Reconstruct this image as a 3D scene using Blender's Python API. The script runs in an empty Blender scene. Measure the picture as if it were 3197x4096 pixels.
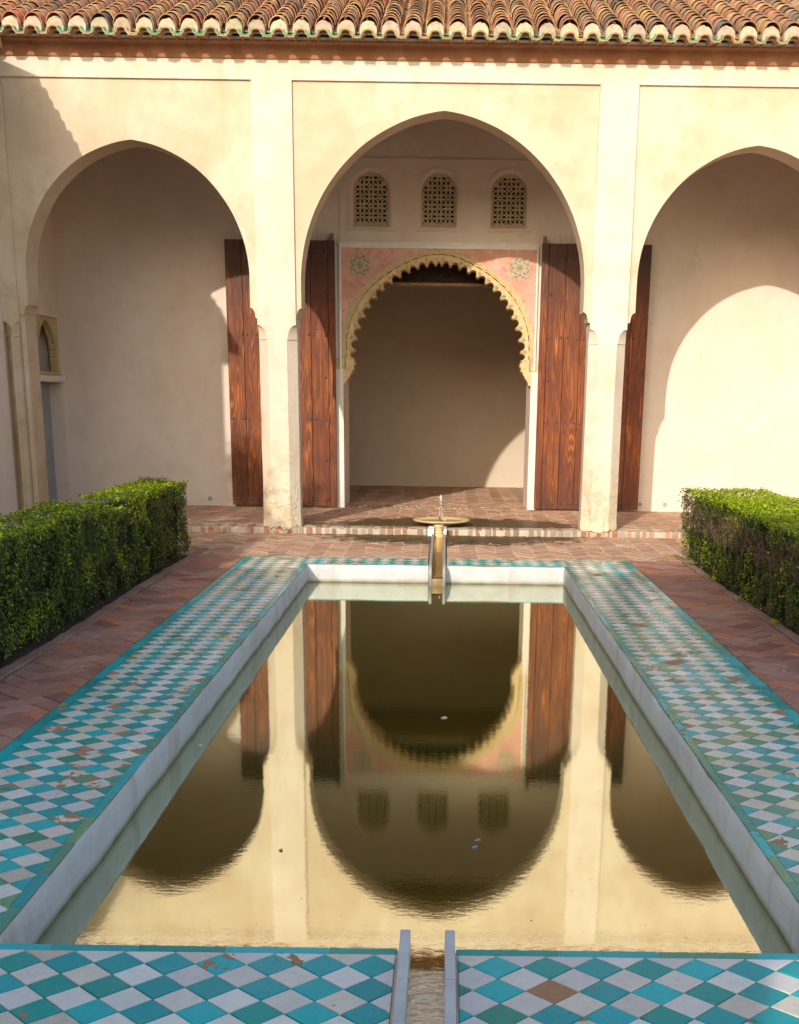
import bpy, bmesh, math, random
import numpy as np
from mathutils import Vector, Matrix, noise as mnoise
from mathutils.geometry import tessellate_polygon
rnd = random.Random(7)
nr = np.random.default_rng(11)
PI = math.pi
S = bpy.context.scene
COL = S.collection
M = {}

# ------------------------------------------------------------------ helpers
def link(o, parent=None):
    COL.objects.link(o)
    if parent is not None:
        o.parent = parent
    return o

def tag(o, label=None, cat=None, group=None, kind=None):
    if label: o['label'] = label
    if cat: o['category'] = cat
    if group: o['group'] = group
    if kind: o['kind'] = kind
    return o

def thing(name, loc, label, cat, group=None, rz=0):
    o = bpy.data.objects.new(name, None)
    o.empty_display_size = .1
    link(o); o.location = loc; o.rotation_euler = (0, 0, rz)
    return tag(o, label, cat, group)

def wloc(p):
    v = Vector((0, 0, 0))
    while p is not None:
        v += p.location; p = p.parent
    return v

class MB:
    """collects faces in world coordinates and links them as ONE mesh object"""
    def __init__(s):
        s.v = []; s.f = []; s.c = []; s.m = []; s.cur = (1, 1, 1, 1); s.mi = 0
    def face(s, idx):
        s.f.append(tuple(idx)); s.c.append(s.cur); s.m.append(s.mi)
    def add(s, vs, fs):
        b = len(s.v); s.v.extend([tuple(p) for p in vs])
        for f in fs: s.face([b + i for i in f])
    def box(s, x0, x1, y0, y1, z0, z1):
        s.add([(x0,y0,z0),(x1,y0,z0),(x1,y1,z0),(x0,y1,z0),(x0,y0,z1),(x1,y0,z1),(x1,y1,z1),(x0,y1,z1)],
              [(0,3,2,1),(4,5,6,7),(0,1,5,4),(1,2,6,5),(2,3,7,6),(3,0,4,7)])
    def rings(s, rings, cap=True, closed=True):
        n = len(rings[0]); b = len(s.v)
        for r in rings: s.v.extend([tuple(p) for p in r])
        for k in range(len(rings) - 1):
            for i in range(n if closed else n - 1):
                j = (i + 1) % n
                s.face((b+k*n+i, b+k*n+j, b+(k+1)*n+j, b+(k+1)*n+i))
        if cap:
            s.face([b + i for i in range(n)][::-1])
            s.face([b + (len(rings)-1)*n + i for i in range(n)])
    def tube(s, pts, r, n=6):
        pts = [Vector(p) for p in pts]; rs = r if isinstance(r, (list, tuple)) else [r]*len(pts)
        R = []
        for i, p in enumerate(pts):
            d = (pts[min(i+1, len(pts)-1)] - pts[max(i-1, 0)]).normalized()
            a = d.orthogonal().normalized(); c = d.cross(a)
            R.append([p + (a*math.cos(2*PI*k/n) + c*math.sin(2*PI*k/n))*rs[i] for k in range(n)])
        s.rings(R)
    def lathe(s, cx, cy, prof, n=40, sx=1., sy=1.):
        s.rings([[(cx+r*math.cos(2*PI*k/n)*sx, cy+r*math.sin(2*PI*k/n)*sy, z) for k in range(n)] for r, z in prof])
    def plate(s, outer, holes, fn, d0, d1, back=True):
        """polygon with holes in (u,v), extruded from depth d0 to d1; fn(u,v,d) -> xyz"""
        loops = [outer] + list(holes)
        flat = [p for l in loops for p in l]
        tris = tessellate_polygon([[Vector((p[0], p[1], 0)) for p in l] for l in loops])
        b = len(s.v); n = len(flat)
        s.v.extend([tuple(fn(u, v, d0)) for u, v in flat])
        s.v.extend([tuple(fn(u, v, d1)) for u, v in flat])
        for t in tris:
            s.face([b+t[0], b+t[1], b+t[2]])
            if back: s.face([b+n+t[2], b+n+t[1], b+n+t[0]])
        k = b
        for l in loops:
            m = len(l)
            for i in range(m):
                j = (i+1) % m
                s.face((k+i, k+j, k+n+j, k+n+i))
            k += m
    def build(s, name, mats, parent=None, smooth=False, normals=True, col=False, rot0=None):
        me = bpy.data.meshes.new(name)
        off = wloc(parent) if parent is not None else Vector((0, 0, 0))
        vs = [(p[0]-off.x, p[1]-off.y, p[2]-off.z) for p in s.v]
        me.from_pydata(vs, [], s.f)
        if not isinstance(mats, (list, tuple)): mats = [mats]
        for m in mats: me.materials.append(m)
        me.polygons.foreach_set('material_index', s.m)
        if col:
            ca = me.color_attributes.new('col', 'FLOAT_COLOR', 'CORNER')
            arr = []
            for f, c in zip(s.f, s.c): arr.extend(list(c)*len(f))
            ca.data.foreach_set('color', arr)
        if normals:
            bm = bmesh.new(); bm.from_mesh(me)
            bmesh.ops.recalc_face_normals(bm, faces=bm.faces)
            bm.to_mesh(me); bm.free()
        if smooth:
            me.polygons.foreach_set('use_smooth', [True]*len(me.polygons))
        me.update()
        o = bpy.data.objects.new(name, me)
        link(o, parent)
        return o

def autosmooth(o, ang=40):
    me = o.data
    bm = bmesh.new(); bm.from_mesh(me)
    for e in bm.edges:
        e.smooth = not (len(e.link_faces) == 2 and e.calc_face_angle(0) > math.radians(ang))
    for f in bm.faces: f.smooth = True
    bm.to_mesh(me); bm.free()
    return o

def struct(o):
    o['kind'] = 'structure'; return o

def clip(poly, x0, x1, y0, y1):
    for ax, lim, sg in ((0, x0, 1), (0, x1, -1), (1, y0, 1), (1, y1, -1)):
        out = []
        for i in range(len(poly)):
            a, b = poly[i], poly[(i+1) % len(poly)]
            da, db = sg*(a[ax]-lim), sg*(b[ax]-lim)
            if da >= 0: out.append(a)
            if (da >= 0) != (db >= 0):
                t = da/(da-db); out.append((a[0]+(b[0]-a[0])*t, a[1]+(b[1]-a[1])*t))
        poly = out
        if len(poly) < 3: return []
    return poly

def inset(poly, d):
    cx = sum(p[0] for p in poly)/len(poly); cy = sum(p[1] for p in poly)/len(poly)
    out = []
    for x, y in poly:
        L = math.hypot(x-cx, y-cy) or 1
        k = max(0, 1 - d*1.35/L); out.append((cx+(x-cx)*k, cy+(y-cy)*k))
    return out

def paver(mb, poly, z, bev, tilt, h=.02):
    """one paving piece: bevelled top, sides going down"""
    if len(poly) < 3: return
    cx = sum(p[0] for p in poly)/len(poly); cy = sum(p[1] for p in poly)/len(poly)
    tx, ty = rnd.gauss(0, tilt), rnd.gauss(0, tilt); dz = rnd.gauss(0, tilt*.05)
    Z = lambda x, y, e: z + dz - e + (x-cx)*tx + (y-cy)*ty
    mb.rings([[(x, y, z-h) for x, y in poly], [(x, y, Z(x, y, bev)) for x, y in poly],
              [(x, y, Z(x, y, 0)) for x, y in inset(poly, bev)]])

# ------------------------------------------------------------------ materials
def new(name):
    m = bpy.data.materials.new(name); m.use_nodes = True
    nt = m.node_tree; nt.nodes.clear()
    return m, N(nt)

class N:
    def __init__(s, nt): s.nt = nt
    def n(s, t, **k):
        nd = s.nt.nodes.new(t)
        ins = k.pop('ins', {})
        for a, v in k.items(): setattr(nd, a, v)
        for a, v in ins.items():
            if isinstance(v, bpy.types.NodeSocket): s.nt.links.new(v, nd.inputs[a])
            else: nd.inputs[a].default_value = v
        return nd
    def coord(s, sx=1, sy=1, sz=1, which='Object'):
        tc = s.n('ShaderNodeTexCoord')
        return s.n('ShaderNodeMapping', ins={'Vector': tc.outputs[which], 'Scale': (sx, sy, sz)}).outputs[0]
    def noise(s, vec, scale, detail=4, rough=.55, dist=0):
        return s.n('ShaderNodeTexNoise', ins={'Vector': vec, 'Scale': scale, 'Detail': detail, 'Roughness': rough, 'Distortion': dist}).outputs['Fac']
    def ramp(s, fac, stops):
        r = s.n('ShaderNodeValToRGB', ins={'Fac': fac}); e = r.color_ramp.elements
        while len(e) < len(stops): e.new(.5)
        for i, (p, c) in enumerate(stops):
            e[i].position = p; e[i].color = (c, c, c, 1) if isinstance(c, (int, float)) else (*c, 1)
        return r.outputs[0]
    def mix(s, fac, a, b, blend='MIX'):
        nd = s.n('ShaderNodeMix', data_type='RGBA', blend_type=blend)
        for k, v in ((0, fac), (6, a), (7, b)):
            if isinstance(v, bpy.types.NodeSocket): s.nt.links.new(v, nd.inputs[k])
            elif isinstance(v, tuple): nd.inputs[k].default_value = (*v, 1) if len(v) == 3 else v
            else: nd.inputs[k].default_value = v
        return nd.outputs[2]
    def math(s, op, a, b=0, c=0, clamp=False):
        nd = s.n('ShaderNodeMath', operation=op, use_clamp=clamp)
        for k, v in enumerate((a, b, c)):
            if isinstance(v, bpy.types.NodeSocket): s.nt.links.new(v, nd.inputs[k])
            else: nd.inputs[k].default_value = v
        return nd.outputs[0]
    def attr(s, name='col'):
        return s.n('ShaderNodeAttribute', attribute_name=name)
    def sep(s, v):
        return s.n('ShaderNodeSeparateXYZ', ins={0: v}).outputs
    def bump(s, h, strength, dist=.01, prev=None):
        nd = s.n('ShaderNodeBump', ins={'Strength': strength, 'Distance': dist, 'Height': h})
        if prev: s.nt.links.new(prev, nd.inputs['Normal'])
        return nd.outputs[0]
    def out(s, color, rough=.8, normal=None, **k):
        p = s.n('ShaderNodeBsdfPrincipled')
        for a, v in dict({'Base Color': color, 'Roughness': rough}, **k).items():
            if isinstance(v, bpy.types.NodeSocket): s.nt.links.new(v, p.inputs[a])
            else: p.inputs[a].default_value = (*v, 1) if isinstance(v, tuple) and len(v) == 3 else v
        if normal: s.nt.links.new(normal, p.inputs['Normal'])
        o = s.n('ShaderNodeOutputMaterial'); s.nt.links.new(p.outputs[0], o.inputs[0])
        return p

def plaster(name, base, pale, tan, stain=0., rough=.92, bump=.5, grime=(.42, .33, .14), low=None, crumble=False, algae=False):
    m, g = new(name)
    v = g.coord(which='Object')
    geo = g.n('ShaderNodeNewGeometry').outputs['Position']
    a = g.noise(geo, 1.1, 5, .6, .3); b = g.noise(geo, 4.3, 6, .65); c = g.noise(geo, 38, 3)
    col = g.mix(g.ramp(a, [(.36, 0.), (.62, 1.)]), base, pale)
    col = g.mix(g.math('MULTIPLY', g.ramp(b, [(.48, 0.), (.72, 1.)]), .55), col, tan)
    # trowel clouds and weather runs
    st = g.n('ShaderNodeMapping', ins={'Vector': geo, 'Scale': (3.2, 3.2, .45)}).outputs[0]
    runs = g.ramp(g.noise(st, 1.6, 5, .6), [(.55, 0.), (.75, 1.)])
    col = g.mix(g.math('MULTIPLY', runs, stain), col, grime)
    z = g.sep(geo)[2]
    if low:
        f = g.math('MULTIPLY', g.math('SUBTRACT', 1.55, z), .75, clamp=True)
        f1 = g.math('MULTIPLY', f, g.ramp(g.noise(geo, 2.4, 5, .6), [(.38, 0.), (.62, 1.)]), clamp=True)
        col = g.mix(g.math('MULTIPLY', f1, .8), col, low)
        f3 = g.math('MULTIPLY', f, g.ramp(g.noise(geo, 3.6, 6, .65, .8), [(.54, 0.), (.57, .7), (.64, 0.)]), clamp=True)
        col = g.mix(f3, col, (.55, .36, .16))
    sp = g.ramp(g.noise(geo, 90, 2), [(.66, 0.), (.74, 1.)])
    col = g.mix(g.math('MULTIPLY', sp, .18), col, (.78, .72, .6))
    h = g.math('ADD', g.math('MULTIPLY', b, 1.2), g.math('MULTIPLY', c, .25))
    nb = g.bump(h, bump, .012)
    wv = g.n('ShaderNodeVectorMath', operation='ADD', ins={0: geo, 1: g.n('ShaderNodeVectorMath', operation='SCALE', ins={0: g.n('ShaderNodeTexNoise', ins={'Vector': geo, 'Scale': 3.5, 'Detail': 5}).outputs['Color'], 'Scale': .5}).outputs[0]}).outputs[0]
    vo = g.n('ShaderNodeTexVoronoi', feature='DISTANCE_TO_EDGE', ins={'Vector': wv, 'Scale': .9}).outputs['Distance']
    ck = g.math('MULTIPLY', g.ramp(vo, [(.0, 1.), (.009, 0.)]), g.ramp(g.noise(geo, .8, 2), [(.50, 0.), (.60, 1.)]))
    col = g.mix(g.math('MULTIPLY', ck, .10), col, (.25, .17, .10))
    nb = g.bump(ck, .12, -.003, nb)
    if crumble:
        e = g.math('ADD', g.math('MULTIPLY', g.noise(geo, 9, 4, .6), .26), -.055)
        k = g.ramp(g.math('MULTIPLY', g.math('SUBTRACT', e, z), 60, clamp=True), [(.0, 0.), (1., 1.)])
        rb = g.mix(g.ramp(g.noise(geo, 17, 2), [(.45, 0.), (.55, 1.)]), (.50, .40, .27), (.36, .12, .06))
        col = g.mix(k, col, rb)
        nb = g.bump(k, .9, -.012, nb)
        # scaling plaster lower down
        fl = g.noise(geo, 4.2, 4, .6, .3)
        f2 = g.math('MULTIPLY', g.ramp(fl, [(.50, 0.), (.515, 1.)]), g.math('MULTIPLY', g.math('SUBTRACT', .85, z), 2.2, clamp=True))
        nb = g.bump(f2, .8, .008, nb)
        col = g.mix(g.math('MULTIPLY', f2, .12), col, (.72, .60, .40))
    if algae:
        e = g.math('ADD', g.math('MULTIPLY', g.noise(geo, 7, 5, .6), .022), -.160)
        k = g.math('MULTIPLY', g.math('SUBTRACT', e, z), 55, clamp=True)
        col = g.mix(k, col, g.mix(b, (.16, .18, .10), (.26, .28, .17)))
        r2 = g.math('MULTIPLY', g.math('SUBTRACT', .018, g.math('ABSOLUTE', g.math('SUBTRACT', e, z))), 50, clamp=True)
        col = g.mix(g.math('MULTIPLY', r2, .45), col, (.40, .24, .10))
    g.out(col, rough, nb, **{'Specular IOR Level': .2})
    return m

M['spandrel'] = plaster('cream_plaster', (.56, .43, .285), (.65, .53, .385), (.49, .35, .21), .22, bump=.6)
M['pilaster'] = plaster('pale_plaster', (.65, .525, .40), (.71, .60, .485), (.62, .44, .28), .30, bump=.7, low=(.68, .60, .36), crumble=True)
M['oldpier'] = plaster('weathered_plaster', (.60, .46, .30), (.66, .54, .38), (.42, .29, .14), .45, bump=.6, low=(.46, .36, .17))
M['wall'] = plaster('white_wall_plaster', (.72, .60, .48), (.77, .66, .55), (.68, .55, .41), .10, bump=.3)
M['room'] = plaster('room_plaster', (.62, .52, .39), (.66, .56, .43), (.58, .47, .34), .05, bump=.2)
M['poolwall'] = plaster('pool_limewash', (.56, .55, .53), (.64, .63, .61), (.50, .44, .34), .55, bump=1.2, grime=(.40, .29, .15), algae=True)
M['jamb'] = plaster('jamb_plaster', (.74, .68, .58), (.80, .74, .64), (.66, .57, .44), .08, bump=.2)
M['mortar'] = plaster('lime_mortar', (.50, .42, .31), (.58, .49, .37), (.36, .26, .16), .25, bump=1.)

def m_attr(name, rough=.85, noise_sc=14, dark=.35, bump=.6, dirt=(.10, .07, .05), wet=False, spec=.25, pale=None):
    m, g = new(name)
    geo = g.n('ShaderNodeNewGeometry').outputs['Position']
    a = g.attr().outputs['Color']
    n1 = g.noise(geo, noise_sc, 5, .65); n2 = g.noise(geo, noise_sc*6, 3)
    col = g.mix(g.math('MULTIPLY', g.ramp(n1, [(.45, 0.), (.75, 1.)]), dark), a, dirt)
    if pale:
        col = g.mix(g.math('MULTIPLY', g.ramp(g.noise(geo, 2.2, 5, .7), [(.42, 0.), (.68, 1.)]), .6), col, pale)
    r = rough
    nb = g.bump(g.math('ADD', n1, g.math('MULTIPLY', n2, .5)), bump, .004)
    if wet:
        x, y, z = g.sep(geo)
        dx = g.math('MULTIPLY', g.math('ADD', x, -.12), .60); dy = g.math('MULTIPLY', g.math('ADD', y, -14.55), .80)
        d = g.math('SQRT', g.math('ADD', g.math('MULTIPLY', dx, dx), g.math('MULTIPLY', dy, dy)))
        st = g.n('ShaderNodeMapping', ins={'Vector': geo, 'Scale': (1.6, 3.6, 1)}).outputs[0]
        d = g.math('ADD', d, g.math('MULTIPLY', g.math('ADD', g.noise(st, 2.6, 6, .65), -.5), 1.5))
        w = g.ramp(d, [(.88, 1.), (1.02, 0.)])
        col = g.mix(g.math('MULTIPLY', w, .92*wet), col, (.075, .048, .018))
        moss = g.math('MULTIPLY', g.ramp(g.noise(geo, 11, 4), [(.55, 0.), (.66, 1.)]), g.ramp(d, [(.55, .9*wet), (.95, 0.)]))
        col = g.mix(moss, col, (.09, .11, .01))
        r = g.math('SUBTRACT', rough, g.math('MULTIPLY', w, .45))
    g.out(col, r, nb, **{'Specular IOR Level': spec})
    return m
M['brick'] = m_attr('paving_brick', .72, 16, .4, 1., (.09, .05, .035), spec=.4, pale=(.44, .29, .22))
M['sunbrick'] = m_attr('gallery_brick', .85, 12, .3, .9, (.20, .11, .06), wet=1., pale=(.56, .39, .28))
M['stepbrick'] = m_attr('step_brick', .85, 22, .75, 1.4, (.44, .34, .24), wet=.28, pale=(.46, .34, .24))
M['speck'] = m_attr('dust_speck', .85, 22, .1, .2)
M['rooftile'] = m_attr('roof_tile', .88, 9, .55, .9, (.07, .05, .035))
M['plug'] = m_attr('roof_mortar', .95, 20, .6, 1., (.16, .11, .06))
M['green'] = m_attr('green_glaze', .22, 20, .35, .2, (.42, .30, .14), spec=.5)

def tile_mat():
    m, g = new('glazed_tile')
    geo = g.n('ShaderNodeNewGeometry').outputs['Position']
    at = g.attr(); a = at.outputs['Color']; al = at.outputs['Alpha']
    n1 = g.noise(geo, 9, 5, .6); n2 = g.noise(geo, 120, 2)
    n3 = g.noise(geo, 30, 4, .6)
    col = g.mix(g.math('MULTIPLY', g.ramp(n1, [(.42, 0.), (.72, 1.)]), .12), a, (.16, .40, .32))
    col = g.mix(g.math('MULTIPLY', g.ramp(n3, [(.3, 1.), (.5, 0.)]), .25), col, g.mix(1., a, (.6, .62, .66), 'MULTIPLY'))
    pit = g.ramp(n2, [(.68, 0.), (.74, 1.)])
    col = g.mix(g.math('MULTIPLY', pit, .4), col, (.14, .10, .08))
    # glaze knocked off: each chip keeps its own outline
    ch = g.math('ADD', g.noise(geo, 16, 3, .5, .5), g.math('MULTIPLY', g.math('SUBTRACT', 1., al), 1.))
    k = g.ramp(ch, [(.735, 0.), (.745, 1.)])
    body = g.mix(g.noise(geo, 40, 3), (.50, .28, .14), (.36, .19, .10))
    col = g.mix(k, col, body)
    ro = g.math('ADD', g.math('MULTIPLY', k, .6), g.math('ADD', g.math('MULTIPLY', g.ramp(g.noise(geo, 3.5, 4), [(.3, 0.), (.7, 1.)]), .16), .20))
    nb = g.bump(g.math('ADD', g.math('MULTIPLY', n1, .7), g.math('MULTIPLY', n3, .3)), .25, .004)
    nb = g.bump(k, .8, -.003, nb)
    g.out(col, ro, nb, **{'Specular IOR Level': .24})
    return m
M['tile'] = tile_mat()

def simple(name, c1, c2, rough=.7, sc=6, bump=.4, dist=.01, spec=.3, **k):
    m, g = new(name)
    geo = g.n('ShaderNodeNewGeometry').outputs['Position']
    a = g.noise(geo, sc, 5, .6)
    g.out(g.mix(g.ramp(a, [(.35, 0.), (.68, 1.)]), c1, c2), rough, g.bump(g.math('ADD', a, g.math('MULTIPLY', g.noise(geo, sc*8, 3), .3)), bump, dist), **dict({'Specular IOR Level': spec}, **k))
    return m
M['ochre'] = simple('ochre_limestone', (.62, .43, .19), (.74, .58, .33), .5, 8, .5, .006, .5)
M['carved'] = simple('carved_stucco', (.62, .44, .20), (.70, .55, .32), .8, 26, 1., .010)
M['rosette'] = simple('rosette_stucco', (.66, .56, .38), (.74, .66, .50), .8, 26, .6, .006)
M['recess'] = simple('rosette_ground', (.30, .20, .11), (.38, .27, .16), .9, 26, .6, .006)
M['marble'] = simple('grey_marble', (.50, .50, .50), (.62, .62, .60), .45, 7, .4, .004, .5)
M['wetbed'] = simple('wet_channel_bed', (.42, .27, .11), (.56, .38, .18), .3, 14, .7, .01, .5)
M['whitestone'] = simple('white_stone', (.70, .68, .62), (.80, .76, .66), .6, 9, .5, .006)
M['lattice'] = simple('stucco_lattice', (.50, .38, .22), (.58, .46, .30), .85, 14, .3)
M['pink'] = None
M['dark'] = simple('painted_dark', (.02, .015, .01), (.03, .02, .015), .9)  # near-black colour in place of real darkness in unlit openings
M['iron'] = simple('iron_stud', (.10, .08, .07), (.20, .17, .15), .45, 40, .3, .002, .5, Metallic=.6)
M['soil'] = simple('garden_soil', (.05, .035, .022), (.09, .065, .04), .95, 12, 1., .03)
M['fascia'] = simple('red_ochre_fascia', (.30, .12, .05), (.40, .19, .09), .85, 5, .5)
M['twig'] = simple('hedge_twig', (.09, .055, .04), (.22, .135, .08), .9, 30, .3)
M['bark'] = simple('tree_bark', (.10, .07, .05), (.18, .13, .09), .9, 14, 1.)
M['grout'] = simple('grout', (.20, .15, .11), (.27, .21, .15), .9, 20, .5)
M['darkgrout'] = simple('brick_joint', (.06, .045, .04), (.12, .085, .065), .95, 18, .8)
M['sunjoint'] = simple('pale_brick_joint', (.30, .20, .13), (.40, .28, .19), .95, 18, .8)

def pink_mat():
    m, g = new('faded_red_fresco')
    geo = g.n('ShaderNodeNewGeometry').outputs['Position']
    a = g.noise(geo, 3.2, 6, .65, .4); b = g.noise(geo, 9, 6, .7)
    c = g.mix(g.ramp(a, [(.38, 0.), (.6, 1.)]), (.62, .30, .20), (.70, .42, .33))
    c = g.mix(g.ramp(b, [(.55, 0.), (.68, 1.)]), c, (.50, .16, .07))
    c = g.mix(g.math('MULTIPLY', g.ramp(g.noise(geo, 6, 6, .7), [(.52, 0.), (.66, 1.)]), .6), c, (.72, .52, .42))
    g.out(c, .9, g.bump(b, .3, .006)); return m
M['pink'] = pink_mat()

def wood_mat(name, c_dark, c_mid, c_hot, carved=False):
    m, g = new(name)
    v = g.coord(); at = g.attr().outputs['Color']
    off = g.n('ShaderNodeVectorMath', operation='ADD', ins={0: v, 1: g.n('ShaderNodeVectorMath', operation='SCALE', ins={0: at, 'Scale': 13.}).outputs[0]}).outputs[0]
    v1 = g.n('ShaderNodeMapping', ins={'Vector': off, 'Scale': (11, 11, .55)}).outputs[0]
    n = g.noise(v1, .75, 1.5, .45, .05)
    rings = g.math('ADD', g.math('MULTIPLY', g.math('SINE', g.math('MULTIPLY', n, 120)), .5), .5)
    v2 = g.n('ShaderNodeMapping', ins={'Vector': off, 'Scale': (230, 230, 5)}).outputs[0]
    fine = g.noise(v2, 1., 3, .6)
    blot = g.noise(g.n('ShaderNodeMapping', ins={'Vector': off, 'Scale': (3, 3, .9)}).outputs[0], 1.4, 5, .65)
    col = g.mix(g.ramp(rings, [(.15, 0.), (.95, .8)]), c_mid, c_dark)
    col = g.mix(g.math('MULTIPLY', g.ramp(g.noise(g.n('ShaderNodeMapping', ins={'Vector': off, 'Scale': (5, 5, 1.6)}).outputs[0], 2.2, 6, .7), [(.5, 0.), (.68, 1.)]), .7), col, (.07, .022, .012))
    col = g.mix(g.math('MULTIPLY', g.ramp(blot, [(.46, 0.), (.66, 1.)]), g.ramp(rings, [(.0, 1.), (.5, .1)])), col, c_hot)
    col = g.mix(g.math('MULTIPLY', g.ramp(fine, [(.42, 0.), (.66, 1.)]), .6), col, c_dark)
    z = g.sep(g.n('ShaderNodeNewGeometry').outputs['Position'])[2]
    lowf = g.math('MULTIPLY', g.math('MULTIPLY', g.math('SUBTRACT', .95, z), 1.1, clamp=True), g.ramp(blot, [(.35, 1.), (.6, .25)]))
    hi = g.math('MULTIPLY', g.math('SUBTRACT', z, 2.35), 1.1, clamp=True)  # upper planks darkened: shade high on the doors put into the colour
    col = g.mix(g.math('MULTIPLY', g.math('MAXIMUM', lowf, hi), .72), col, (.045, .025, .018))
    nb = g.bump(g.math('ADD', rings, fine), .35, .003)
    g.out(col, .55, nb, **{'Specular IOR Level': .35}); return m
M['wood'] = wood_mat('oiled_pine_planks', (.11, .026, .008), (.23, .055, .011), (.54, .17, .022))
M['darkwood'] = simple('carved_dark_wood', (.025, .012, .005), (.07, .032, .012), .7, 22, 1., .02)
M['beam'] = simple('pale_beam', (.22, .14, .06), (.30, .20, .10), .8, 8, .5)

def leaf_mat(name):
    m, g = new(name)
    a = g.attr().outputs['Color']
    p = g.n('ShaderNodeBsdfPrincipled', ins={'Base Color': a, 'Roughness': .42, 'Specular IOR Level': .4})
    t = g.n('ShaderNodeBsdfTranslucent', ins={'Color': g.mix(1., a, (1.5, 1.5, .5), 'MULTIPLY')})
    mx = g.n('ShaderNodeMixShader', ins={0: .35, 1: p.outputs[0], 2: t.outputs[0]})
    o = g.n('ShaderNodeOutputMaterial'); g.nt.links.new(mx.outputs[0], o.inputs[0]); return m
M['leaf'] = leaf_mat('hedge_leaf')

def water_mat(name, bumps, murk, fac, tint):
    m, g = new(name)
    geo = g.n('ShaderNodeNewGeometry').outputs['Position']
    nb = None
    for sc, st, dist, stretch in bumps:
        v = g.n('ShaderNodeMapping', ins={'Vector': geo, 'Scale': (1, stretch, 1)}).outputs[0]
        nb = g.bump(g.noise(v, sc, 3, .6), st, dist, nb)
    d = g.n('ShaderNodeBsdfDiffuse', ins={'Color': (*murk, 1)})
    r = g.n('ShaderNodeBsdfGlossy', ins={'Color': (*tint, 1), 'Roughness': .0})
    if nb: g.nt.links.new(nb, r.inputs['Normal'])
    lw = g.n('ShaderNodeLayerWeight', ins={'Blend': .35})
    f = g.math('MULTIPLY_ADD', lw.outputs['Facing'], .48, fac, clamp=True)
    mx = g.n('ShaderNodeMixShader', ins={0: f, 1: d.outputs[0], 2: r.outputs[0]})
    o = g.n('ShaderNodeOutputMaterial'); g.nt.links.new(mx.outputs[0], o.inputs[0]); return m
M['water'] = water_mat('pool_water', [(1.3, .05, .006, 1.6), (12, .05, .0022, 1.8), (38, .05, .0016, 1.5), (110, .05, .0003, 1.4)], (.070, .090, .012), .42, (.93, .96, .80))
M['flow'] = water_mat('flowing_water', [(60, .5, .006, 1.3)], (.50, .34, .14), .42, (1., .90, .70))
def glass():
    m, g = new('clear_water')
    g.out((.95, .97, 1.), .15, None, **{'Transmission Weight': .35, 'IOR': 1.33}); return m
M['drop'] = glass()

def jit(c, a=.12):
    k = 1 + rnd.uniform(-a, a); return tuple(max(0, min(1, x*k*(1+rnd.uniform(-a, a)*.35))) for x in c)

# ------------------------------------------------------------------ the pool and its paving
PX0, PX1, PY0, PY1, WZ = -1.293, 1.148, 3.275, 11.735, -.170
def bare_sheet(name, x0, x1, y0, y1, z, mat, holes=()):
    mb = MB()
    loops = [[(x0,y0),(x1,y0),(x1,y1),(x0,y1)]]
    mb.plate(loops[0], holes, lambda u, v, d: (u, v, d), z, z-.05, back=False)
    return struct(mb.build(name, mat))
HOLE = [(PX0, PY0), (PX1, PY0), (PX1, PY1), (PX0, PY1)]
CH0, CH1 = -.143, .025
NC0, NC1 = -.118, .051
bare_sheet('ground', -160, 160, -160, 200, -.215, simple('pale_earth', (.40, .32, .23), (.50, .41, .30), .95, 3, .8, .02), [HOLE])

def pool_walls():
    mb = MB()
    def wallrun(p, q, inw, thick=.05):
        L = math.hypot(q[0]-p[0], q[1]-p[1]); n = max(2, int(L/.07))
        rings = []
        for i in range(n+1):
            t = i/n; x = p[0]+(q[0]-p[0])*t; y = p[1]+(q[1]-p[1])*t
            w = lambda z, s: (mnoise.noise(Vector((x*3, y*3, z*9)))*.010 + mnoise.noise(Vector((x*11, y*11, z*13)))*.004)*s
            prof = [(-.06, -.5, 0), (.004, -.5, 1), (.004, -.16, 1.), (.010, -.10, 1.), (.009, -.045, .9), (.005, -.012, .6), (-.004, .0015, .2), (-.06, .0015, 0)]
            rings.append([(x+inw[0]*(d+w(z, s)), y+inw[1]*(d+w(z, s)), z) for d, z, s in prof])
        mb.rings(rings)
    wallrun((PX0, PY0), (PX0, PY1), (1, 0)); wallrun((PX1, PY0), (PX1, PY1), (-1, 0))
    wallrun((PX0, PY1), (CH0, PY1), (0, -1)); wallrun((CH1, PY1), (PX1, PY1), (0, -1))
    wallrun((PX0, PY0), (NC0, PY0), (0, 1)); wallrun((NC1, PY0), (PX1, PY0), (0, 1))
    return struct(autosmooth(mb.build('pool', M['poolwall']), 50))
pool_walls()
mb = MB(); mb.add([(PX0-.02, PY0-.02, WZ), (PX1+.02, PY0-.02, WZ), (PX1+.02, PY1+.02, WZ), (PX0-.02, PY1+.02, WZ)], [(0, 1, 2, 3)])
struct(mb.build('water', M['water'], normals=False))

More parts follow.
